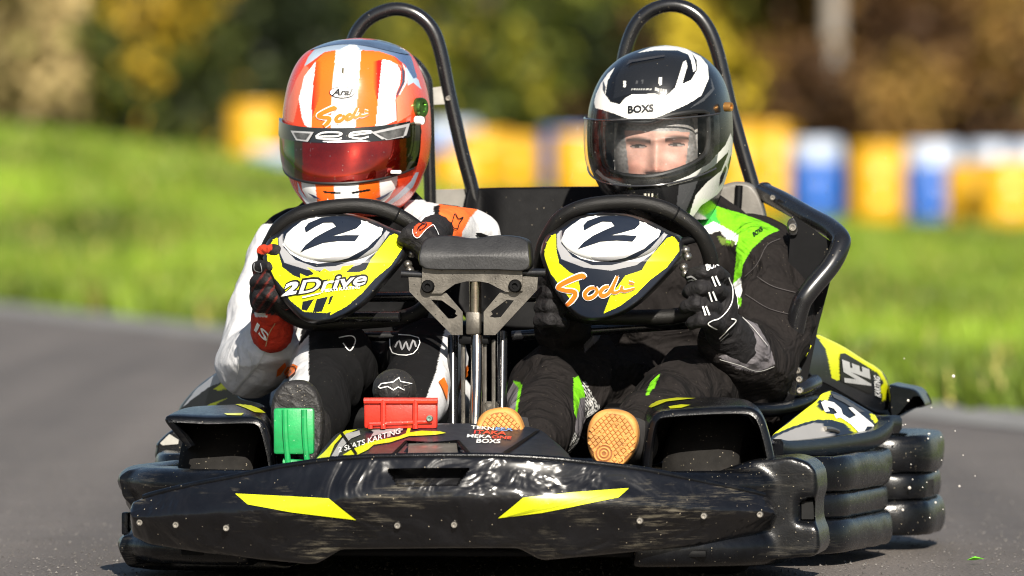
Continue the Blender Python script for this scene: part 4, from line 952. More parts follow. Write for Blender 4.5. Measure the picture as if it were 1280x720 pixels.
# ================================================================== the drivers
def person(px, py, y, label):
    b = l2w(K(px, py, y)[None])[0]
    return root('person', tuple(b), label, 'person', 'drivers seated in the kart', rz=-TH)
class Helmet:
    """horizontal slices: half width, front and back extent at each height; a: the way the face points (radians to the viewer's left)"""
    def __init__(s, cx, y, rows, turn, n=2.25):
        s.cx, s.y, s.turn, s.n = cx, y, turn, n
        rows = np.array(rows, float); sc = np.linalg.norm(K(cx + 100, 150, y) - K(cx, 150, y)) / 100
        s.py = rows[:, 0]; s.w = rows[:, 1] * sc; s.f = rows[:, 2]; s.b = rows[:, 3]; s.off = rows[:, 4] * sc
        s.z = np.array([K(cx, p, y)[2] for p in s.py]); s.x0 = K(cx, 150, y)[0]
        g = np.linspace(0, 1, 60); k = np.linspace(0, 1, len(rows))
    def pt(s, py, ph, off=0.):
        """ph: 0 is the front, +pi/2 the viewer's right"""
        py = np.asarray(py, float); ph = np.asarray(ph, float)
        I = lambda a: np.interp(py, s.py, a)
        w, f, b, z, o = I(s.w), I(s.f), I(s.b), I(s.z), I(s.off)
        c, q = np.cos(ph), np.sin(ph); e = 2 / s.n
        dx = (w + off) * np.sign(q) * np.abs(q) ** e; d = np.where(c > 0, f, b) + off
        dy = -d * np.sign(c) * np.abs(c) ** e
        t = s.turn
        # turned about the vertical axis; the width table is the silhouette, so turning only shifts the face
        x = dx * math.cos(t) + dy * math.sin(t); yy = -dx * math.sin(t) + dy * math.cos(t)
        return np.stack([s.x0 + o + x, s.y + yy, z + 0 * x], -1)
    def grid(s, py0, py1, ph0, ph1, n, m, off=0., wrap=False):
        ph = np.linspace(ph0, ph1, m, endpoint=not wrap); t = np.linspace(0, 1, n)
        A = py0(ph) if callable(py0) else np.full(m, py0); B = py1(ph) if callable(py1) else np.full(m, py1)
        PY = A[None] + (B - A)[None] * t[:, None]; V = s.pt(PY, np.broadcast_to(ph, PY.shape), off).reshape(-1, 3)
        Fc = [(i * m + j, i * m + (j + 1) % m, (i + 1) * m + (j + 1) % m, (i + 1) * m + j)[::-1] for i in range(n - 1) for j in range(m if wrap else m - 1)]
        return V, Fc
def smooth_rows(rows):
    r = np.array(rows, float); P = spline(np.concatenate([r], 0), 6); return P
def patch_solid(h, py0, py1, ph0, ph1, n, m, off, th):
    V, Fc = h.grid(py0, py1, ph0, ph1, n, m, off); V2, _ = h.grid(py0, py1, ph0, ph1, n, m, off - th); k = len(V)
    out = list(Fc) + [tuple(i + k for i in f[::-1]) for f in Fc]
    ring = [j for j in range(m)] + [i * m + m - 1 for i in range(1, n)] + [(n - 1) * m + j for j in range(m - 2, -1, -1)] + [i * m for i in range(n - 2, 0, -1)]
    q = len(ring); out += [(ring[i], ring[(i + 1) % q], k + ring[(i + 1) % q], k + ring[i]) for i in range(q)]
    return np.concatenate([V, V2]), out
A_ = lambda f: (lambda ph: f(np.abs(ph)))
# ------------------------------------------------------------------ driver in white (left in the picture)
pw = person(465, 500, .2, 'driver in a white and black suit with an orange and white helmet and red visor')
rows = smooth_rows([(47.5, .5, .004, .004, 4), (48.6, 14, .03, .03, 4), (51.5, 30, .062, .058, 3), (58, 49, .095, .09, 2), (68, 64, .125, .12, 1), (84, 74.5, .142, .136, 0), (105, 82.5, .154, .146, 0), (130, 87.5, .160, .15, 0), (155, 89.5, .163, .148, 0), (180, 89.5, .166, .14, 0), (200, 87, .172, .13, 0), (218, 81, .176, .118, 0), (236, 73, .174, .108, 0), (252, 61, .166, .10, 0), (264, 48, .154, .092, 0), (270, 40, .142, .085, 0)])
hw = Helmet(446.5, .13, rows, -.20 + .0)
hw.turn = .10
hV, hF = hw.grid(47.5, 270, -math.pi, math.pi, 300, 420, wrap=True)
zh = Z(340, 40, 3.0)
P2 = lambda pts: zh(pts)
OR1 = (.84, .13, .012); OR2 = (.50, .012, .008); ORB = (.72, .055, .015); WH = (.80, .80, .79); BLU = (.12, .22, .42); LB = (.45, .58, .72)
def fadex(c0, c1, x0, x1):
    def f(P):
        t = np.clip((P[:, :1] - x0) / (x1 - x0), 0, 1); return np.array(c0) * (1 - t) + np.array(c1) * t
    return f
polys = [([(340, 40), (560, 40), (560, 290), (340, 290)], ORB),
         (P2([(60, 260), (90, 180), (125, 120), (140, 140), (100, 260), (80, 340), (55, 330)]), (.70, .16, .09)),  # pinkish highlight of the left flank, painted into the lacquer
         (P2([(470, 120), (560, 160), (590, 260), (545, 240), (520, 310), (470, 340), (466, 250), (505, 190), (500, 150)]), fadex((.80, .25, .14), (.65, .03, .01), 495, 530)),  # right flank's light falloff painted in, pink to deep red
         (P2([(238, 66), (338, 66), (325, 200), (312, 370), (218, 370), (226, 200)]), WH),
         (P2([(240, 70), (228, 200), (219, 372), (147, 366), (150, 240), (165, 110), (195, 78)]), OR1),
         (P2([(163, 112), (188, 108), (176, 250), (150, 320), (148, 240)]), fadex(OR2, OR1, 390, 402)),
         (P2([(164, 110), (122, 165), (100, 250), (112, 320), (124, 350), (147, 366), (149, 240)]), WH),
         (P2([(138, 190), (130, 250), (134, 300), (140, 330), (132, 300), (124, 250)]), LB),
         (P2([(334, 70), (400, 72), (455, 90), (482, 125), (440, 106), (412, 103), (400, 230), (388, 368), (311, 370), (324, 200)]), OR1),
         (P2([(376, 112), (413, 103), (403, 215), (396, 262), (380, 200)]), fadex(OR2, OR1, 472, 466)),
         (P2([(413, 103), (440, 106), (470, 122), (484, 150), (480, 195), (465, 232), (462, 270), (468, 330), (388, 366), (400, 230)]), WH),
         (P2([(425, 150), (430, 200), (420, 260), (412, 320), (412, 250), (418, 200)]), LB),
         (P2([(484, 118), (498, 150), (498, 188), (474, 232), (466, 252), (466, 236), (488, 188), (488, 150)]), (.05, .06, .09)),
         (P2([(488, 112), (508, 150), (506, 190), (480, 235), (474, 238), (498, 190), (500, 150)]), WH),
         (P2([(500, 130), (550, 180), (560, 215), (530, 190), (510, 200)]), LB),
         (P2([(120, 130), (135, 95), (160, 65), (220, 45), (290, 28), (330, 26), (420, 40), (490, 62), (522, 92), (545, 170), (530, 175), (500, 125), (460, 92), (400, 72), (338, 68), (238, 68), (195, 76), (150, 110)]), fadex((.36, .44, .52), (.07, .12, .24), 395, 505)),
         (P2([(250, 66), (285, 50), (300, 32), (318, 50), (330, 66)]), (.55, .62, .70)),
         (P2([(262, 132), (268, 132), (270, 145), (266, 162), (261, 150)]), (.05, .04, .01)),
         # chin
         (P2([(160, 545), (231, 555), (236, 670), (172, 660)]), OR1), (P2([(324, 555), (402, 545), (408, 650), (328, 670)]), OR1),
         (P2([(231, 545), (324, 545), (326, 680), (236, 680)]), WH),
         (P2([(108, 540), (160, 552), (172, 660), (140, 640), (112, 590)]), WH), (P2([(402, 545), (472, 530), (468, 575), (440, 620), (408, 650)]), WH),
         (P2([(95, 560), (112, 600), (150, 650), (135, 655), (100, 600)]), (.55, .65, .8)),
         (P2([(552, 525), (530, 580), (480, 625), (425, 660), (420, 650), (470, 610), (520, 560), (540, 525)]), LB),
         (P2([(190, 596), (258, 601), (258, 608), (196, 605)]), (.01, .01, .01)), (P2([(298, 600), (368, 588), (370, 596), (300, 608)]), (.01, .01, .01))]
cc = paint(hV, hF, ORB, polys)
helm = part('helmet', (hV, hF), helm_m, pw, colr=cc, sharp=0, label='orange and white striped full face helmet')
th = bvh((hV, hF))
# red mirrored visor with a dark header strip
vt = A_(lambda a: 163 - 15 * (a / 1.4) ** 1.8); vb = A_(lambda a: 228 - 24 * (a / 1.4) ** 2)
vis = patch_solid(hw, vt, vb, -1.42, 1.3, 40, 120, .0042, .003)
V, Fc = vis; P = proj(V); cx = 433
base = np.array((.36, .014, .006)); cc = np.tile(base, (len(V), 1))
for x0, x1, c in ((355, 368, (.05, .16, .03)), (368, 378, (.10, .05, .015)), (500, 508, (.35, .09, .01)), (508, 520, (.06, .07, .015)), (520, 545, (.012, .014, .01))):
    k = (P[:, 0] >= x0) & (P[:, 0] < x1); cc[k] = c  # side bands: reflected surroundings painted into the visor colour
part('visor', vis, mat('red_mirror_visor', vcol=True, rough=.05, metal=.9, var=.5, vscale=16, coat=1., coatr=.02, speck=.1, spscale=230, speckc=(.7, .5, .45)), helm, colr=cc, sharp=50)
hd = patch_solid(hw, A_(lambda a: 160.5 - 15 * (a / 1.4) ** 1.8), A_(lambda a: 179 - 13 * (a / 1.4) ** 1.8), -1.3, 1.05, 12, 120, .0058, .0025)
part('visor_header', hd, mat('header_black', (.012, .012, .012), .15, var=.2, coat=1., speck=.03), helm, sharp=50)
thd = bvh(hd)
decal('header_print', ribbon(zh([(165, 392), (190, 378), (240, 376), (262, 382), (240, 391), (185, 392), (170, 398), (240, 402), (262, 398)]), 2.0, 6), thd, wht_s, helm)
decal('header_print', ribbon(zh([(290, 392), (300, 378), (360, 372), (368, 378), (290, 390), (330, 400), (362, 392)]), 2.0, 6), thd, wht_s, helm)
decal('header_print', fine2d(zh([(190, 409), (335, 405), (368, 410), (200, 417)]), 4), thd, wht_s, helm)
for poly, inner in (([(72, 370), (158, 375), (136, 412), (92, 406)], [(84, 377), (146, 381), (130, 404), (98, 400)]), ([(370, 376), (515, 342), (505, 378), (498, 398), (425, 412)], [(390, 380), (500, 356), (490, 388), (432, 402)])):
    decal('header_window', fine2d(zh(poly), 4), thd, gry_s, helm, .0013); decal('header_window_glass', fine2d(zh(inner), 4), thd, mat('smoke_print', (.07, .07, .07), .2, var=.6, vscale=90), helm, .002)
part('visor_seal', tube(hw.pt(np.array([vb(np.array([a]))[0] + 1.0 for a in np.linspace(-1.4, 1.25, 30)]), np.linspace(-1.4, 1.25, 30), .0025), .0028, 8, 3), mat('rubber_seal', (.01, .01, .01), .5), helm)
def disc(h, py, ph, r, m, name, parent, off=.004, hgt=.008):
    c = h.pt(py, ph, off); n = h.pt(py, ph, off + .02) - c
    return part(name, lathe([(r, -.004), (r, hgt * .6), (r * .9, hgt), (r * .5, hgt), (r * .45, hgt * .7), (.0005, hgt * .7)], c, n, 24), m, parent)
disc(hw, 135, 1.30, .017, mat('pivot_iridescent', (.10, .22, .05), .15, metal=.8, var=.5, vscale=60), 'visor_pivot', helm)
disc(hw, 151, 1.20, .0075, wht_s, 'visor_screw', helm, .008)
part('visor_tab', rbox(hw.pt(215, .86, .012), (.018, .01, .006), .002), wht_s, helm)
# top duct
duct = patch_solid(hw, A_(lambda a: 50 + 0 * a), A_(lambda a: 62 - 6 * np.cos(a * 2)), -.9, 1.6, 10, 90, .0022, .004)
part('top_duct', duct, mat('steel_blue_lacquer', (.10, .15, .24), .18, metal=.3, var=.4, vscale=30, coat=1.), helm, sharp=50)
# logo, script and star
el = [(263.5 + 48 * math.cos(t), 227 + 22 * math.sin(t)) for t in np.linspace(0, 2 * math.pi, 40, endpoint=False)]
el2 = [(263.5 + 44.5 * math.cos(t), 227 + 18.8 * math.sin(t)) for t in np.linspace(0, 2 * math.pi, 40, endpoint=False)]
decal('logo_ring', fine2d(zh(el), 4), th, blk_s, helm, .001); decal('logo_field', fine2d(zh(el2), 4), th, wht_s, helm, .0016)
decal('lettering', text2d('Arai', zh([(225, 239), (303, 239), (225, 213)]), .35, .035, maxlen=3), th, blk_s, helm, .0022)
TH_ = lambda pts: [(340 + (174 + (x - 108) * .68) / 3.0, 40 + (290 + (y - 338) * .62 - (x - 108) * .03 + 4) / 3.0) for x, y in [((px - 660) * 2.879, (py - 230) * 2.879) for px, py in pts]]
sodi(th, helm, TH_, .95)
star = [(210, 622), (217, 640), (236, 642), (221, 654), (228, 675), (210, 662), (190, 675), (200, 654), (184, 644), (203, 640)]
decal('star_outline', fine2d(zh(star), 4), th, wht_s, helm)
decal('star', fine2d(zh([(210 + (x - 210) * .68, 652 + (y - 652) * .68) for x, y in star]), 4), th, red_s, helm, .0018)
for pts in ([(135, 602), (160, 612), (185, 628), (160, 622)], [(385, 625), (420, 610), (455, 590), (430, 612), (405, 628)]): decal('print', fine2d(zh(pts), 4), th, mat('dark_blue_print', (.02, .03, .09), .3, var=.1), helm)
# body
kp = lambda L: [K(*p) for p in L]
def limb(L, R): return chain(kp(L), R)
def bodymesh(prims, amp, seed, vox=.0052):
    V, Fc = blob(prims, vox, 8, 1)
    return wrinkle(V, Fc, amp, 9.5, seed)
prims = [ell(K(455, 350, .22), (.165, .11, .17)), ell(K(460, 450, .22), (.16, .13, .14)), ell(K(465, 500, .22), (.17, .16, .08)), capsule(K(450, 250, .2), K(452, 300, .22), .055, .075)]
prims += limb([(380, 312, .22), (520, 305, .22)], [.075, .07])
prims += limb([(362, 318, .20), (328, 395, .10), (312, 455, .03)], [.064, .056, .054]) + limb([(312, 455, .03), (324, 446, -.03), (336, 430, -.07)], [.056, .053, .046])
prims += limb([(515, 300, .2), (590, 297, .03)], [.062, .046]) + limb([(590, 297, .03), (566, 286, -.07), (545, 286, -.15)], [.043, .036, .03])
prims += limb([(430, 500, .22), (418, 452, -.12)], [.085, .068]) + limb([(418, 452, -.12), (392, 520, -.36), (380, 548, -.50)], [.062, .05, .04])
prims += limb([(500, 500, .22), (535, 450, -.12)], [.085, .066]) + limb([(535, 450, -.12), (515, 505, -.38), (498, 530, -.48)], [.06, .05, .04])
bV, bF = bodymesh(prims, .009, 3.)
za = Z(270, 290, 3.273); zb = Z(480, 270, 2.769)
SK = (.007, .007, .0075); SW = (.60, .60, .61)
polys = [([(250, 280), (402, 280), (372, 440), (345, 500), (330, 520), (250, 520)], SW),
         (za([(290, 520), (380, 420), (378, 640), (420, 720), (300, 640), (240, 640), (250, 590)]), SW),
         ([(505, 250), (549, 250), (549, 310), (505, 300)], SW),
         ([(548, 255), (600, 262), (590, 275), (576, 310), (546, 310)], (.80, .14, .03)), ([(597, 262), (640, 262), (640, 320), (574, 320), (578, 290), (588, 272)], SW),
         ([(542, 258), (550, 256), (548, 280), (552, 300), (543, 300)], SK),
         ([(556, 412), (600, 400), (612, 545), (520, 545), (530, 505), (545, 465)], SW),
         ([(394, 397), (432, 394), (432, 403), (400, 406)], (.75, .13, .02))]
cc = paint(bV, bF, SK, polys)
body = part('body', (bV, bF), suitm, pw, colr=cc, sharp=0)
tb = bvh((bV, bF))
def dk(name, D, m, parent=None, t=None, off=.002):
    try: return decal(name, D, t or tb, m, parent or body, off)
    except ValueError as e: print('decal lost', name)
dk('suit_print', fine2d(za([(275, 570), (290, 548), (320, 542), (338, 552), (325, 580), (300, 600), (285, 600)]), 4), org_s)
dk('suit_print', ribbon(za([(278, 575), (295, 555), (325, 555), (330, 575), (305, 598)]), .9, 6), blk_s, off=.003)
dk('suit_print', fine2d(za([(250, 560), (280, 530), (286, 545), (262, 580), (245, 590)]), 4), org_s)
dk('suit_piping', ribbon(za([(212, 462), (180, 530), (110, 610), (70, 660)]), 1.6, 6), mat('grey_piping', (.5, .5, .48), .7), off=.002)
dk('suit_piping', ribbon(za([(130, 480), (150, 540), (130, 600)]), .8, 6), mat('grey_piping'), off=.002)
dk('suit_piping', ribbon(za([(90, 470), (95, 540), (85, 610)]), .8, 6), mat('grey_piping'), off=.002)
for pts in ([(186, 575), (205, 560), (218, 590), (215, 640), (200, 600)], [(265, 555), (285, 515), (300, 520), (295, 545), (278, 560), (268, 610), (258, 590)]): dk('suit_print', fine2d(zb(pts), 4), org_s)
dk('suit_print', ribbon(z6([(895, 115), (905, 185), (980, 190), (1000, 130), (895, 115)]), 1.2, 3), wht_s); dk('suit_print', ribbon(z6([(915, 165), (930, 140), (940, 175), (955, 145), (965, 178), (980, 140), (990, 165)]), 2.2, 3), gry_s)
dk('suit_print', ribbon(z6([(700, 130), (745, 122), (760, 140), (740, 178), (715, 150)]), 1.4, 4), wht_s)
dk('suit_print', ribbon([(562, 285), (565, 275), (568, 268), (572, 274), (578, 272), (573, 279), (571, 285), (566, 285), (563, 278)], 1.0, 4), blk_s); dk('suit_print', fine2d([(593, 291), (600, 291), (610, 295), (603, 297), (596, 295)], 3), blk_s)
# boots
def sole_boot(name, cen, ax_top, w, y, thick, m, parent, lab=None):
    """a sole seen flat on: an oblong between heel and toe, upper behind it"""
    (cx, cy), (tx, ty) = cen, ax_top; a = math.atan2(tx - cx, cy - ty); L = math.hypot(tx - cx, ty - cy)
    pts = []
    for t in np.linspace(0, 2 * math.pi, 24, endpoint=False):
        u, v = math.sin(t), math.cos(t); v2 = v * L; u2 = u * w * (.92 + .14 * v - .10 * (1 - v * v) * (v < 0))
        u2 = np.sign(u) * abs(u) ** .8 * w * (.9 + .12 * v)
        pts.append((cx + u2 * math.cos(a) + v2 * math.sin(a), cy + u2 * math.sin(a) - v2 * math.cos(a)))
    o = part(name, shell(pts, cen, lambda x, y_, r: y + 0 * np.asarray(x), 18, round_=.012, edge=.85, thick=thick, drop=0, sub=3), m, parent, label=lab)
    return o, pts
bootm = mat('black_boot', (.012, .011, .011), .6, var=.4, bump=.6, bscale=160, speck=.18, fold=.3, fscale=30)
bo, pts = sole_boot('boot', (372, 533), (368, 475), 36, -.62, .02, bootm, pw)
part('boot_upper', blob([ell(K(372, 536, -.575), (.040, .05, .068)), capsule(K(376, 555, -.57), K(382, 535, -.46), .045, .045)], .005, 4), bootm, bo)
V, Fc = blob([ell(K(493, 487, -.56), (.036, .045, .034)), capsule(K(494, 500, -.55), K(500, 525, -.47), .036, .043)], .004, 4)
b2 = part('boot', (V, Fc), bootm, pw, sharp=0); t2 = bvh((V, Fc))
zq = z6
decal('star_logo', ribbon(zq([(852, 312), (862, 300), (905, 294), (926, 278), (930, 292), (972, 300), (940, 310), (945, 322), (922, 312), (905, 322), (885, 310), (858, 316)]), 1.3, 1, True), t2, wht_s, b2, .002)
# gloves
def glove(name, prims, base, polys, parent, vox=.0028, lab=None):
    V, Fc = blob(prims, vox, 3, 0); V, Fc = wrinkle(V, Fc, .0016, 50., 1.)
    cc = paint(V, Fc, base, polys); o = part(name, (V, Fc), glovem, parent, colr=cc, sharp=0, label=lab)
    return o, bvh((V, Fc))
DR = (.16, .018, .008); GB = (.011, .010, .011)
f4 = []
for k, (x, y) in enumerate([(333, 322), (326, 342), (322, 360), (325, 377)]):
    f4 += limb([(x, y + 2, -.225), (x - 4 + k, y - 8, -.265), (x + 12, y - 9, -.295), (x + 26, y - 3, -.28), (x + 32, y + 4, -.25)], [.0115, .0108, .0102, .0094, .0085])
prims = [ell(K(331, 360, -.205), (.024, .028, .045), (.2, 'Y')), ell(K(340, 385, -.17), (.026, .03, .03)), capsule(K(339, 392, -.15), K(340, 414, -.125), .033, .036)] + f4 + limb([(338, 376, -.17), (352, 352, -.17), (362, 330, -.2), (366, 318, -.22)], [.014, .014, .012, .010])
polys = [([(300, 395), (372, 385), (372, 470), (300, 470)], (.50, .035, .015)), (za([(160, 40), (225, 30), (230, 70), (200, 95), (165, 85)]), (.6, .05, .015)), (za([(150, 310), (200, 330), (212, 350), (160, 345)]), (.6, .6, .6)), (za([(160, 90), (190, 95), (190, 160), (160, 155)]), GB), ([(312, 340), (342, 335), (350, 395), (316, 390)], lambda P: np.where((np.sin(P[:, :1] * .5 + P[:, 1:] * .35) > .7), np.array([(.11,.014,.010)]), np.array([GB])))]
g1, tg1 = glove('glove', prims, GB, polys, pw, lab='black glove with a red cuff')
dk('lettering', text2d('IS', za([(158, 400), (205, 448), (172, 368)]), 0, .02, maxlen=3), wht_s, g1, tg1); dk('glove_piping', ribbon(za([(240, 370), (215, 420), (205, 465)]), 1.0, 5), mat('tan_piping', (.5, .36, .2), .6), g1, tg1)
dk('glove_piping', ribbon(za([(160, 130), (162, 155), (190, 160), (186, 130)]), .9, 5), gry_s, g1, tg1)
f4 = []
for k, (x, y) in enumerate([(518, 288), (527, 291), (535, 296), (541, 302)]):
    f4 += limb([(x + 6, y + 1, -.235), (x + 1, y - 3, -.285), (x - 8, y + 3, -.305), (x - 14, y + 10, -.30), (x - 16, y + 16, -.27)], [.0115, .011, .0105, .009, .0085])
prims = [ell(K(538, 294, -.215), (.026, .035, .022), (.3, 'Y')), capsule(K(541, 291, -.2), K(546, 288, -.15), .026, .03)] + f4 + limb([(540, 300, -.2), (528, 306, -.2), (516, 310, -.22)], [.013, .012, .010])
zt = Z(490, 240, 7.2)
g2, tg2 = glove('glove', prims, GB, [(zt([(190, 330), (230, 285), (300, 268), (350, 275), (370, 300), (300, 345), (240, 400), (200, 395)]), (.62, .06, .012))], pw, lab='black glove with an orange knuckle patch')
dk('glove_piping', ribbon(zt([(185, 340), (200, 395), (240, 410), (300, 350), (350, 310), (375, 310), (415, 390)]), .8, 6), wht_s, g2, tg2)
dk('glove_print', ribbon(zt([(215, 375), (235, 330), (270, 300), (310, 290), (280, 330), (240, 350)]), 1.0, 6), blk_s, g2, tg2, .0026)

# ------------------------------------------------------------------ driver in black and green (right in the picture)
pk = person(850, 500, .2, 'driver in a black and green suit with a black and white helmet and clear visor')
rows = smooth_rows([(56.5, .5, .004, .004, 6), (58, 14, .03, .03, 6), (61, 27, .055, .05, 5), (67, 42, .085, .08, 4), (76, 56, .11, .105, 3), (92, 71, .136, .13, 2), (112, 81, .152, .144, 1), (135, 87, .161, .15, 0), (158, 89, .164, .148, 0), (182, 89, .167, .14, 0), (202, 86.5, .173, .13, 0), (220, 81, .178, .118, 1), (238, 73, .176, .108, 3), (254, 63, .168, .10, 7), (266, 52, .156, .092, 12), (274, 44, .142, .085, 16)])
hk = Helmet(825.5, .13, rows, .06)
V, Fc = hk.grid(56.5, 274, -math.pi, math.pi, 300, 420, wrap=True)
zk = Z(720, 40, 3.0); k2 = lambda p: zk(p)
pt_ = A_(lambda a: 152 - 9 * (a / 1.2) ** 2); pb_ = A_(lambda a: 231 - 22 * (a / 1.2) ** 2)
port = k2([(100, 350), (150, 330), (220, 337), (280, 337), (360, 312), (475, 298), (494, 330), (492, 430), (460, 478), (385, 515), (290, 540), (210, 540), (150, 528), (112, 500), (95, 420)])
BK = (.0065, .0068, .0075); WK = (.80, .79, .74); GK = (.055, .057, .06)
polys = [(k2([(150, 170), (190, 100), (230, 82), (330, 75), (410, 90), (420, 110), (400, 110), (375, 190), (340, 235), (300, 232), (200, 232), (140, 250)]), (.012, .013, .015)),
         (k2([(68, 262), (75, 232), (95, 190), (120, 155), (146, 132), (118, 185), (110, 235), (128, 262), (165, 272), (182, 250), (210, 233), (300, 232), (326, 246), (348, 232), (372, 208), (388, 160), (402, 112), (412, 106), (418, 128), (405, 170), (398, 195), (432, 180), (455, 140), (452, 104), (430, 72), (468, 92), (494, 125), (498, 175), (470, 238), (420, 270), (330, 310), (272, 336), (220, 336), (150, 308), (100, 292), (72, 285)]), WK),
         (k2([(230, 78), (285, 56), (340, 50), (400, 56), (432, 72), (446, 110), (452, 140), (440, 150), (432, 108), (420, 84), (380, 68), (300, 68)]), WK),
         (k2([(100, 180), (112, 205), (108, 235), (100, 215)]), GK),
         (k2([(505, 170), (520, 215), (480, 258), (430, 285), (440, 275), (478, 245), (510, 212)]), GK),
         (k2([(420, 705), (436, 650), (450, 610), (490, 565), (545, 520), (570, 460), (580, 400), (596, 420), (590, 480), (570, 560), (530, 610), (470, 650), (430, 705)]), WK),
         (k2([(540, 545), (560, 500), (566, 510), (550, 560), (536, 580)]), BK), (k2([(568, 500), (580, 460), (584, 480), (574, 530)]), BK),
         (k2([(388, 562), (470, 522), (442, 600), (405, 690), (378, 645)]), GK),
         (k2([(72, 525), (100, 552), (150, 574), (208, 583), (206, 574), (152, 563), (105, 540), (80, 515)]), WK), (k2([(340, 572), (420, 540), (500, 492), (560, 425), (580, 380), (588, 405), (570, 450), (515, 505), (430, 556), (345, 579)]), WK),
         (k2([(178, 183), (187, 182), (187, 206), (178, 208)]), WK), (k2([(311, 170), (322, 169), (321, 199), (312, 201)]), WK), (k2([(225, 180), (231, 180), (231, 194), (225, 194)]), GK), (k2([(246, 178), (252, 178), (252, 194), (246, 194)]), GK)]
for q in range(9): polys.append((k2([(208 + q * 9, 211), (213 + q * 9, 211), (213 + q * 9, 219), (208 + q * 9, 219)]), (.4, .4, .38)))
for q in range(5): polys.append((k2([(298 + q * 9, 208 + q * 2), (304 + q * 9, 209 + q * 2), (302 + q * 9, 222 + q * 3), (297 + q * 9, 220 + q * 3)]), (.4, .4, .38)))
for q in range(3): polys.append((k2([(256 + q * 13, 606), (262 + q * 13, 606), (264 + q * 13, 630), (258 + q * 13, 630)]), (.5, .48, .4)))
cc = paint(V, Fc, BK, polys)
cen = np.array([np.mean(V[list(f)], 0) for f in Fc]); fp = proj(cen); inP = inpoly(fp, port) & (cen[:, 1] < .13)
F2 = [f for f, i in zip(Fc, inP) if not i]
helk = part('helmet', (V, F2), helm_m, pk, colr=cc, sharp=0, label='black and white full face helmet')
tk = bvh((V, Fc))
iV, iF = hk.grid(75, 262, -math.pi, math.pi, 60, 90, -.016, wrap=True); ic = np.array([np.mean(iV[list(f)], 0) for f in iF]); ip = inpoly(proj(ic), port) & (ic[:, 1] < .13)
part('helmet_lining', (iV, [f for f, i in zip(iF, ip) if not i]), mat('lining_cloth', (.03, .03, .032), .9, var=.3, bump=.5), helk, sharp=0)
part('port_seal', tube(np.array([hk.pt(p[1], 0, 0) * 0 + np.array(project((np.array([p]), []), tk, .001)[0][0]) for p in spline(port, 3, True)]), .004, 8, 0, True), MATS['rubber_seal'], helk)
decal('lettering', text2d('BOXS', k2([(195, 306), (292, 299), (195, 277)]), 0, .04, maxlen=3), tk, blk_s, helk)
for pts in ([(190, 130), (200, 110), (330, 90), (335, 96), (210, 118)],): decal('vent_ridge', fine2d(k2(pts), 5), tk, mat('vent_grey', (.03, .03, .032), .25, var=.2, coat=.5), helk, .0025)
part('chin_vent', shell(k2([(205, 600), (240, 585), (330, 580), (345, 590), (325, 640), (300, 660), (235, 660), (215, 640)]), k2([(275, 618)])[0], lambda x, y, r: float(tk.ray_cast(Vector(CL), Vector(raydir(812, 245)))[0][1]) - .004 + .0012 * (np.abs(np.asarray(x) - 812)) , 8, round_=.006, edge=.8, thick=.02), satin, helk)
decal
for q in range(3): part('vent_slat', rbox(K(*k2([(260 + q * 13, 618)])[0], float(tk.ray_cast(Vector(CL), Vector(raydir(812, 245)))[0][1]) - .007), (.0028, .004, .011), .0008), mat('brass_grey', (.4, .38, .3), .4), helk)
# clear visor
vm = bpy.data.materials.new('clear_visor'); vm.use_nodes = True; n = vm.node_tree.nodes; l = vm.node_tree.links; n.remove(n['Principled BSDF'])
tr_ = n.new('ShaderNodeBsdfTransparent'); tr_.inputs[0].default_value = (.86, .87, .88, 1); gs = n.new('ShaderNodeBsdfGlossy'); gs.inputs['Roughness'].default_value = .04
fr_ = n.new('ShaderNodeFresnel'); fr_.inputs[0].default_value = 1.3; mx = n.new('ShaderNodeMixShader')
df = n.new('ShaderNodeBsdfDiffuse'); df.inputs[0].default_value = (.55, .55, .52, 1); m2 = n.new('ShaderNodeMixShader')
tcv = n.new('ShaderNodeTexCoord'); vo = n.new('ShaderNodeTexVoronoi'); vo.inputs['Scale'].default_value = 170; l.new(tcv.outputs['Object'], vo.inputs['Vector'])
mr = n.new('ShaderNodeMapRange'); mr.inputs[1].default_value = .16; mr.inputs[2].default_value = .10; l.new(vo.outputs['Distance'], mr.inputs[0])
sc_ = n.new('ShaderNodeSeparateColor'); l.new(vo.outputs['Color'], sc_.inputs[0]); lt = n.new('ShaderNodeMath'); lt.operation = 'LESS_THAN'; lt.inputs[1].default_value = .06; l.new(sc_.outputs[0], lt.inputs[0])
ml = n.new('ShaderNodeMath'); ml.operation = 'MULTIPLY'; l.new(mr.outputs[0], ml.inputs[0]); l.new(lt.outputs[0], ml.inputs[1])
l.new(fr_.outputs[0], mx.inputs[0]); l.new(tr_.outputs[0], mx.inputs[1]); l.new(gs.outputs[0], mx.inputs[2])
ad = n.new('ShaderNodeMath'); ad.operation = 'ADD'; ad.use_clamp = True; nz_ = n.new('ShaderNodeTexNoise'); nz_.inputs['Scale'].default_value = 22; nz_.inputs['Detail'].default_value = 6; l.new(tcv.outputs['Object'], nz_.inputs['Vector']); mr3 = n.new('ShaderNodeMapRange'); mr3.inputs[1].default_value = .45; mr3.inputs[2].default_value = .8; mr3.inputs[3].default_value = .004; mr3.inputs[4].default_value = .07; l.new(nz_.outputs['Fac'], mr3.inputs[0]); l.new(mr3.outputs[0], ad.inputs[0]); l.new(ml.outputs[0], ad.inputs[1]); l.new(ad.outputs[0], m2.inputs[0]); l.new(mx.outputs[0], m2.inputs[1]); l.new(df.outputs[0], m2.inputs[2]); l.new(m2.outputs[0], n['Material Output'].inputs['Surface'])
vt2 = lambda ph: 150 - 6 * (ph / 1.3) ** 2 - 3 * ph; vb2 = lambda ph: 232 - 24 * (np.abs(ph) / 1.3) ** 2 - 4 * ph
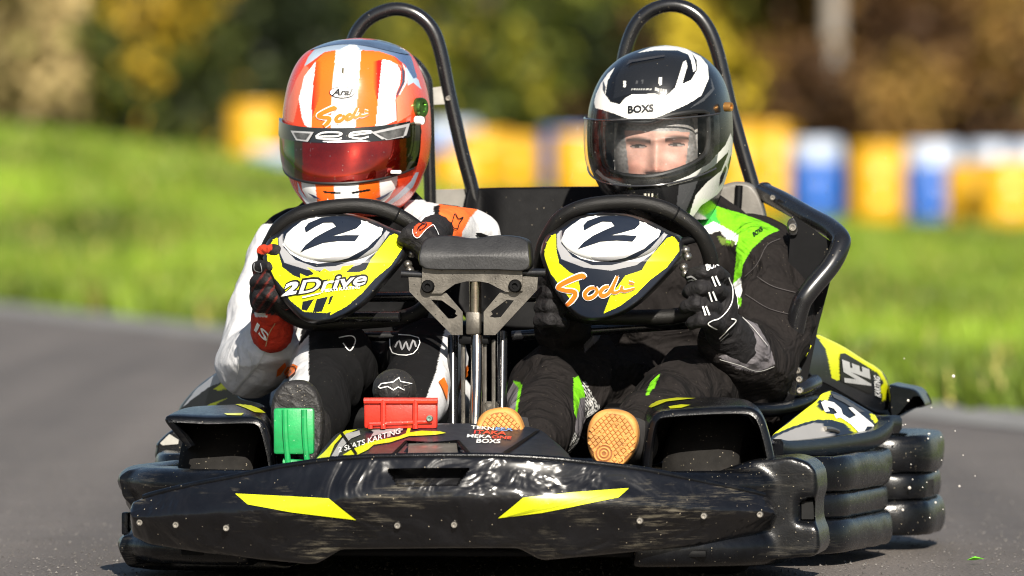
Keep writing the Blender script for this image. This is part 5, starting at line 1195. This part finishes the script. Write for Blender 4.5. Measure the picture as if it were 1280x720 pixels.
cv = hk.grid(vt2, vb2, -1.42, 1.1, 30, 100, .0055)
part('visor', cv, vm, helk, sharp=0)
for f_, nm in ((vt2, 'visor_edge'), (vb2, 'visor_edge')):
    a = np.linspace(-1.42, 1.1, 40); part(nm, tube(hk.pt(f_(a), a, .0055), .0016, 8, 2), mat('visor_rim', (.03, .03, .032), .2, var=.1, coat=.5), helk)
disc(hk, 134, 1.28, .008, mat('copper_screw', (.45, .22, .06), .35, metal=.7), 'visor_screw', helk, .01)
# face: skin as a height field over an oval, joined to the body below
def face():
    cx, cy = 820, 197; nx, ny = 110, 130
    X, Y = np.meshgrid(np.linspace(768, 872, nx), np.linspace(140, 262, ny)); u = (X - cx) / 52; v = (Y - cy) / 75
    r2 = np.clip(u * u + v * v * .55, 0, .98); base = -.075 * np.sqrt(1 - r2)
    g = lambda x0, y0, sx, sy: np.exp(-(((X - x0) / sx) ** 2 + ((Y - y0) / sy) ** 2))
    h = np.zeros_like(X)
    ridge = np.clip((Y - 178) / 34, 0, 1) * (Y < 216); h -= .024 * np.exp(-((X - 820) / 7.0) ** 2) * ridge * 1.0
    h -= .006 * g(820, 176, 6, 10); h -= .008 * g(820, 212, 8.5, 5.5); h -= .006 * g(811, 214, 4, 3.5) + .006 * g(829, 214, 4, 3.5)
    h -= .010 * (g(798, 175, 17, 4.5) + g(845, 173, 17, 4.5))
    h += .013 * (g(798, 183, 14, 7) + g(846, 181, 14, 7)); h -= .0045 * (g(798, 185, 8, 4.5) + g(846, 183, 8, 4.5))
    h -= .006 * (g(790, 206, 13, 11) + g(852, 204, 13, 11))
    h -= .007 * g(820, 233, 15, 4.5) + .006 * g(820, 239, 13, 4) - .005 * g(820, 236, 16, 1.5); h -= .008 * g(820, 254, 14, 9)
    yy = .055 + base + h
    V = K(X.ravel(), Y.ravel(), yy.ravel()); P = np.stack([X.ravel(), Y.ravel()], -1)
    skin = np.array((.52, .30, .235)); c = np.tile(skin, (len(V), 1))
    gg = lambda x0, y0, sx, sy: np.exp(-(((P[:, 0] - x0) / sx) ** 2 + ((P[:, 1] - y0) / sy) ** 2))[:, None]
    blend = lambda w, colr: c.__setitem__(slice(None), c * (1 - w) + np.array(colr) * w)
    blend(.5 * (gg(790, 210, 14, 10) + gg(850, 208, 14, 10)).clip(0, 1), (.60, .24, .17)); blend(.6 * gg(820, 213, 9, 6), (.58, .22, .15))
    for x0, sgn, yb in ((798, -1, 181.5), (846, 1, 179.5)):
        t = (P[:, 0] - x0) / 15; arch_ = yb - 5.2 - 2.2 * (1 - t * t) + sgn * t * -1.0
        w = (np.abs(t) < 1) * np.clip(1.25 - np.abs(P[:, 1] - arch_) / (3.9 - 1.7 * np.clip(sgn * t, 0, 1)), 0, 1); blend(.92 * w[:, None], (.035, .022, .016))
        te = (P[:, 0] - x0) / 9.5; he = 1.7 * np.sqrt(np.clip(1 - te * te, 0, 1)); ey = yb + 2.0
        w = ((np.abs(te) < 1) & (np.abs(P[:, 1] - ey) < he))[:, None]; blend(w * 1., (.22, .19, .17))
        w = ((((P[:, 0] - x0 + 2) / 3.0) ** 2 + ((P[:, 1] - ey + .4) / 3.0) ** 2 < 1)[:, None] & w) * 1.; blend(w, (.03, .022, .018))
        lid = ((np.abs(te) < 1.12) & (np.abs(P[:, 1] - (ey - he - .3)) < 1.0))[:, None] * 1.; blend(lid, (.05, .03, .025))
        lid = ((np.abs(te) < 1.0) & (np.abs(P[:, 1] - (ey + he + .3)) < .7))[:, None] * .5; blend(lid, (.2, .1, .08))
    for x0 in (814.5, 826): blend(.9 * gg(x0, 217, 2.6, 1.6), (.08, .03, .02))  # nostril shade painted into the skin colour
    blend(.85 * (gg(820, 233, 13, 3) + gg(820, 239, 12, 3)).clip(0, 1), (.42, .14, .11)); blend(.8 * gg(820, 236, 13, .9), (.1, .03, .03))
    # a white balaclava frames the face
    rr = np.maximum(np.abs(P[:, 0] - 820) / 43, 0); edge = (P[:, 0] < 781 + .10 * (P[:, 1] - 165)) | (P[:, 0] > 862 - .12 * (P[:, 1] - 165)) | (P[:, 1] < 164 + .02 * (P[:, 0] - 820)) 
    sp_ = np.array([noise.noise(Vector((p[0] * .35, p[1] * .35, 0))) for p in P])
    c[edge] = np.array((.24, .225, .21)) * (1 + .5 * sp_[edge, None]).clip(.2, 2)
    mot = np.array([noise.noise(Vector((p[0] * .12, p[1] * .12, 4))) + .5 * noise.noise(Vector((p[0] * .5, p[1] * .5, 9))) for p in P])[:, None]; c *= 1 + .18 * mot
    Fc = [(j * nx + i, j * nx + i + 1, (j + 1) * nx + i + 1, (j + 1) * nx + i) for j in range(ny - 1) for i in range(nx - 1)]
    return V, Fc, c
fV, fF, fc = face()
prims = [ell(K(840, 365, .22), (.175, .12, .18)), ell(K(840, 450, .24), (.165, .13, .13)), ell(K(835, 500, .22), (.185, .16, .08)), capsule(K(828, 230, .16), K(836, 310, .21), .062, .075), ell(K(824, 185, .16), (.066, .085, .10))]
prims += limb([(770, 330, .22), (850, 318, .20), (938, 326, .20)], [.075, .08, .07])
prims += limb([(945, 332, .18), (962, 385, .10), (948, 452, .02)], [.074, .072, .066]) + limb([(948, 452, .02), (930, 446, -.06), (905, 425, -.15)], [.066, .055, .040])
prims += limb([(758, 330, .2), (725, 430, .06)], [.07, .058]) + limb([(725, 430, .06), (700, 410, -.14)], [.055, .036])
prims += limb([(790, 505, .2), (760, 488, .05), (688, 482, -.12)], [.09, .078, .066]) + limb([(688, 482, -.12), (678, 530, -.34), (660, 560, -.50)], [.064, .055, .042])
prims += limb([(890, 505, .2), (862, 488, -.12)], [.09, .066]) + limb([(862, 488, -.12), (815, 530, -.40), (785, 560, -.52)], [.062, .05, .04])
prims += [capsule(K(748, 440, -.02), K(752, 470, -.02), .03, .03), capsule(K(930, 475, .0), K(945, 500, .1), .045, .05)]
bV, bF = bodymesh(prims, .016, 9.)
zj = Z(830, 230, 2.571); zl2 = Z(620, 400, 3.6)
SB = (.0135, .0115, .011); SG = (.15, .48, .012); SD = (.05, .40, .06); GR = (.14, .13, .14)
def check(P):
    a = (np.floor(P[:, 0] / 1.9 + P[:, 1] * .1) + np.floor(P[:, 1] / 1.9 - P[:, 0] * .1)) % 2
    return np.where(a[:, None] > .5, np.array([(.5, .5, .48)]), np.array([(.02, .02, .02)]))
polys = [(zj([(90, 130), (140, 60), (180, 75), (180, 130), (150, 160), (110, 160)]), SD),
         (zj([(165, 70), (250, 95), (330, 125), (372, 148), (330, 165), (285, 205), (255, 255), (246, 310), (222, 320), (232, 240), (235, 170), (190, 140), (170, 110)]), SG),
         (zj([(246, 300), (250, 340), (240, 400), (215, 400), (222, 320)]), (.75, .75, .72)), (zj([(236, 360), (250, 370), (246, 395), (236, 385)]), SG),
         (zj([(120, 140), (160, 120), (240, 165), (232, 195), (205, 180), (180, 150), (130, 165)]), (.75, .75, .72)), (zj([(170, 165), (230, 185), (222, 200), (185, 195)]), (.10, .14, .03)), (zj([(198, 180), (215, 185), (212, 192), (200, 190)]), SG),
         (zj([(175, 555), (250, 530), (262, 480), (248, 428), (300, 450), (340, 520), (358, 580), (300, 605), (240, 595)]), GR),
         
         (zl2([(350, 260), (372, 252), (398, 320), (402, 350), (378, 350), (375, 400), (362, 440), (352, 420), (348, 320)]), SG),
         (zl2([(380, 350), (402, 350), (410, 470), (395, 560), (350, 600), (330, 600), (350, 560), (356, 480), (362, 440)]), GR),
         (zl2([(385, 275), (405, 278), (440, 350), (478, 410), (460, 450), (410, 490), (400, 420), (402, 340)]), check), (zl2([(355, 500), (385, 550), (395, 560), (390, 650), (320, 620), (330, 570)]), check),
         (zl2([(78, 280), (110, 290), (100, 360), (90, 450), (60, 460), (20, 400), (50, 330)]), GR), (zl2([(75, 272), (108, 282), (118, 295), (100, 380), (92, 450), (80, 445), (92, 370), (100, 305)]), SG),
         (zl2([(738, 240), (715, 300), (680, 345), (676, 325), (695, 280)]), SG), (zl2([(395, 110), (440, 65), (478, 55), (460, 90), (400, 145)]), GR)]
cc = paint(bV, bF, SB, polys)
allV, allF = join((bV, bF), (fV, fF))
me = mesh('body', allV, allF, True, np.concatenate([cc, fc]), 0)
skinm = mat('face_skin', vcol=True, rough=.5, var=.06, vscale=60, bump=.15, bscale=500)
sb = skinm.node_tree.nodes['Principled BSDF']; sb.inputs['Subsurface Weight'].default_value = .12; sb.inputs['Subsurface Radius'].default_value = (.01, .004, .002)
bk = link('body', me, clothm, pk); me.materials.append(skinm)
mi = np.zeros(len(me.polygons), np.int32); mi[len(bF):] = 1; me.polygons.foreach_set('material_index', mi)
tbk = bvh((bV, bF)); bb = lambda name, D, m, off=.002: dk(name, D, m, bk, tbk, off)
bb('lettering', text2d('BOXS', zj([(290, 172), (318, 152), (284, 158)]), 0, .03, maxlen=3), blk_s)
for pts, w in (([(372, 178), (330, 200), (300, 260), (262, 300)], .8), ([(300, 300), (350, 330), (420, 350)], .8), ([(262, 355), (330, 400), (400, 420)], .7)): bb('suit_seam', ribbon(zj(pts), w, 6), mat('seam_thread', (.045, .04, .04), .8))
bb('suit_piping', ribbon(zj([(180, 562), (240, 580), (300, 600), (352, 585)]), .8, 6), mat('grey_piping'))
bb('suit_piping', ribbon(zj([(250, 430), (285, 465), (330, 520)]), .7, 6), mat('grey_piping'))
# gum soled shoes
def gum(cen, topp, w, y, parent, full):
    o, pts = sole_boot('shoe_sole', cen, topp, w, y, .022, solem, parent, None)
    cx, cy = cen
    dark = mat('sole_groove', (.24, .085, .018), .65, var=.2)
    a = math.atan2(topp[0] - cx, cy - topp[1]); L = math.hypot(topp[0] - cx, topp[1] - cy)
    ca, sa = math.cos(a), math.sin(a); to = lambda u, v: (cx + u * ca + v * sa, cy + u * sa - v * ca)
    inside = lambda u, v: (u / (w * .80)) ** 2 + (v / (L * .84)) ** 2 < 1
    studs = []; ridge = []
    rc = (-w * .22, -L * .52)
    st = 6.6
    for i in range(-12, 13):
        for j in range(-14, 15):
            u = i * st + (j % 2) * st / 2; v = j * st * .62
            if not inside(u, v) or (full and math.hypot(u - rc[0], v - rc[1]) < 12): continue
            x, yy = to(u, v); s = .0034
            c = K(x, yy, y - .0003); studs.append(lathe([(s * 1.35, 0), (s * 1.1, -.0028), (s * .2, -.003)], c, (0, 1, 0), 4))
    if studs: part('sole_tread', join(*studs), solem, o, smooth=False)
    gro = [ribbon([to(u, -math.sqrt(max(0, 1 - (u / (w * .84)) ** 2)) * L * .88) if k == 0 else to(u, math.sqrt(max(0, 1 - (u / (w * .84)) ** 2)) * L * .88) for u in np.linspace(-w * .84, w * .84, 14)], 1.4, 3) for k in (0, 1)]
    tso = BVHTree.FromPolygons([Vector(K(x, yy, y)) for x, yy in ((cx - 80, cy - 80), (cx + 80, cy - 80), (cx + 80, cy + 80), (cx - 80, cy + 80))], [(0, 1, 2, 3)])
    patch_ = [to(math.cos(t) * w * .8, math.sin(t) * L * .85) for t in np.linspace(0, 2 * math.pi, 40, endpoint=False)]
    part('sole_groove_field', project(fine2d(patch_, 8), tso, .0006), dark, o)
    if full:
        for r in (11.5, 7.5, 3.6):
            x, yy = to(*rc); R = r / 770
            part('sole_ring', tube([K(x, yy, y - .001) + np.array([R * math.cos(t), 0, R * math.sin(t)]) for t in np.linspace(0, 2 * math.pi, 24, endpoint=False)], .0016, 8, 2, True), solem, o)
        for u, v, q in ((w * .45, -L * .35, 5), (w * .5, L * .05, 4.5), (w * .1, L * .45, 4.5), (-w * .5, L * .15, 4), (w * .4, -L * .68, 4)):
            x, yy = to(u, v); R = q / 770
            part('sole_ring', tube([K(x, yy, y - .0022) + np.array([R * math.cos(t), 0, R * math.sin(t)]) for t in np.linspace(0, 2 * math.pi, 16, endpoint=False)], .0016, 6, 2, True), solem, o)
    return o
g = gum((765, 549), (770, 512), 35, -.70, pk, True); g['label'] = 'tan shoe sole facing the camera above the front panel'
part('shoe_upper', blob([ell(K(768, 545, -.655), (.043, .035, .045)), capsule(K(768, 550, -.64), K(790, 555, -.54), .042, .044)], .005, 4), mat('shoe_cloth', (.03, .028, .028), .8, var=.3), g)
g = gum((626, 548), (620, 510), 33, -.60, pk, False); g['label'] = 'tan shoe sole half hidden by the nose fairing'
part('shoe_upper', blob([ell(K(628, 545, -.555), (.04, .035, .044)), capsule(K(632, 550, -.54), K(655, 555, -.48), .042, .044)], .005, 4), MATS['shoe_cloth'], g)
# gloves: the near hand closed on the wheel rim, fingers stacked one above the other
kn = [(897, 341), (896, 361), (889, 381), (892, 401)]
f4 = []
for k, (x, y) in enumerate(kn):
    L = (1.0, 1.08, 1.0, .82)[k]
    f4 += limb([(x + 8, y + 8, -.225), (x - 1, y, -.285), (x - 18 * L, y - 1, -.312), (x - 31 * L, y + 2, -.30), (x - 34 * L, y + 5, -.27)], [.0130, .0124, .0116, .0106, .009])
f4 = [(c[0], c[1]) for c in f4]
prims = [ell(K(903, 378, -.215), (.024, .036, .052), (-.15, 'Y')), ell(K(902, 400, -.20), (.028, .034, .034)), capsule(K(906, 412, -.18), K(916, 432, -.13), .034, .044)] + f4 + limb([(890, 405, -.20), (876, 385, -.20), (868, 360, -.215), (868, 345, -.235)], [.017, .016, .014, .011])
g3, tg3 = glove('glove', prims, GB, [], pk, lab='black glove with white knuckle stripes')
for pts in ([(152, 296), (164, 330)], [(163, 294), (178, 328)], [(142, 346), (152, 380)], [(154, 344), (166, 377)], [(122, 392), (132, 424)], [(132, 392), (144, 424)]): dk('glove_stripe', ribbon(zj(pts), 2.2, 3), wht_s, g3, tg3)
dk('glove_piping', ribbon(zj([(205, 300), (218, 340), (212, 390), (180, 430), (150, 440), (140, 450), (170, 465)]), 1.3, 6), wht_s, g3, tg3)
dk('glove_piping', ribbon(zj([(178, 495), (200, 470), (228, 440), (214, 432)]), 1.5, 6), wht_s, g3, tg3); dk('glove_piping', ribbon(zj([(182, 502), (206, 478)]), 1.2, 4), gry_s, g3, tg3)
dk('lettering', text2d('BOXS', zj([(136, 280), (184, 263), (132, 262)]), 0, .04, maxlen=3), wht_s, g3, tg3)
dk('glove_stripe', ribbon(zj([(76, 300), (90, 296), (106, 306)]), 2.0, 4), gry_s, g3, tg3); dk('glove_stripe', ribbon(zj([(78, 310), (92, 306), (104, 314)]), 1.4, 4), gry_s, g3, tg3)
f4 = []
for k in range(4):
    x, y = 686 - k * 1, 352 + 17 * k
    f4 += limb([(x - 4, y, -.20), (x - 8, y - 2, -.245), (x + 4, y - 3, -.27), (x + 18, y, -.255)], [.0125, .012, .0115, .010])
prims = [ell(K(688, 380, -.185), (.024, .03, .045)), capsule(K(692, 398, -.17), K(700, 412, -.12), .03, .04)] + f4 + limb([(694, 395, -.17), (704, 375, -.175), (706, 355, -.19)], [.014, .013, .011])
glove('glove', prims, GB, [], pk, lab='black glove behind the badge with the orange script')
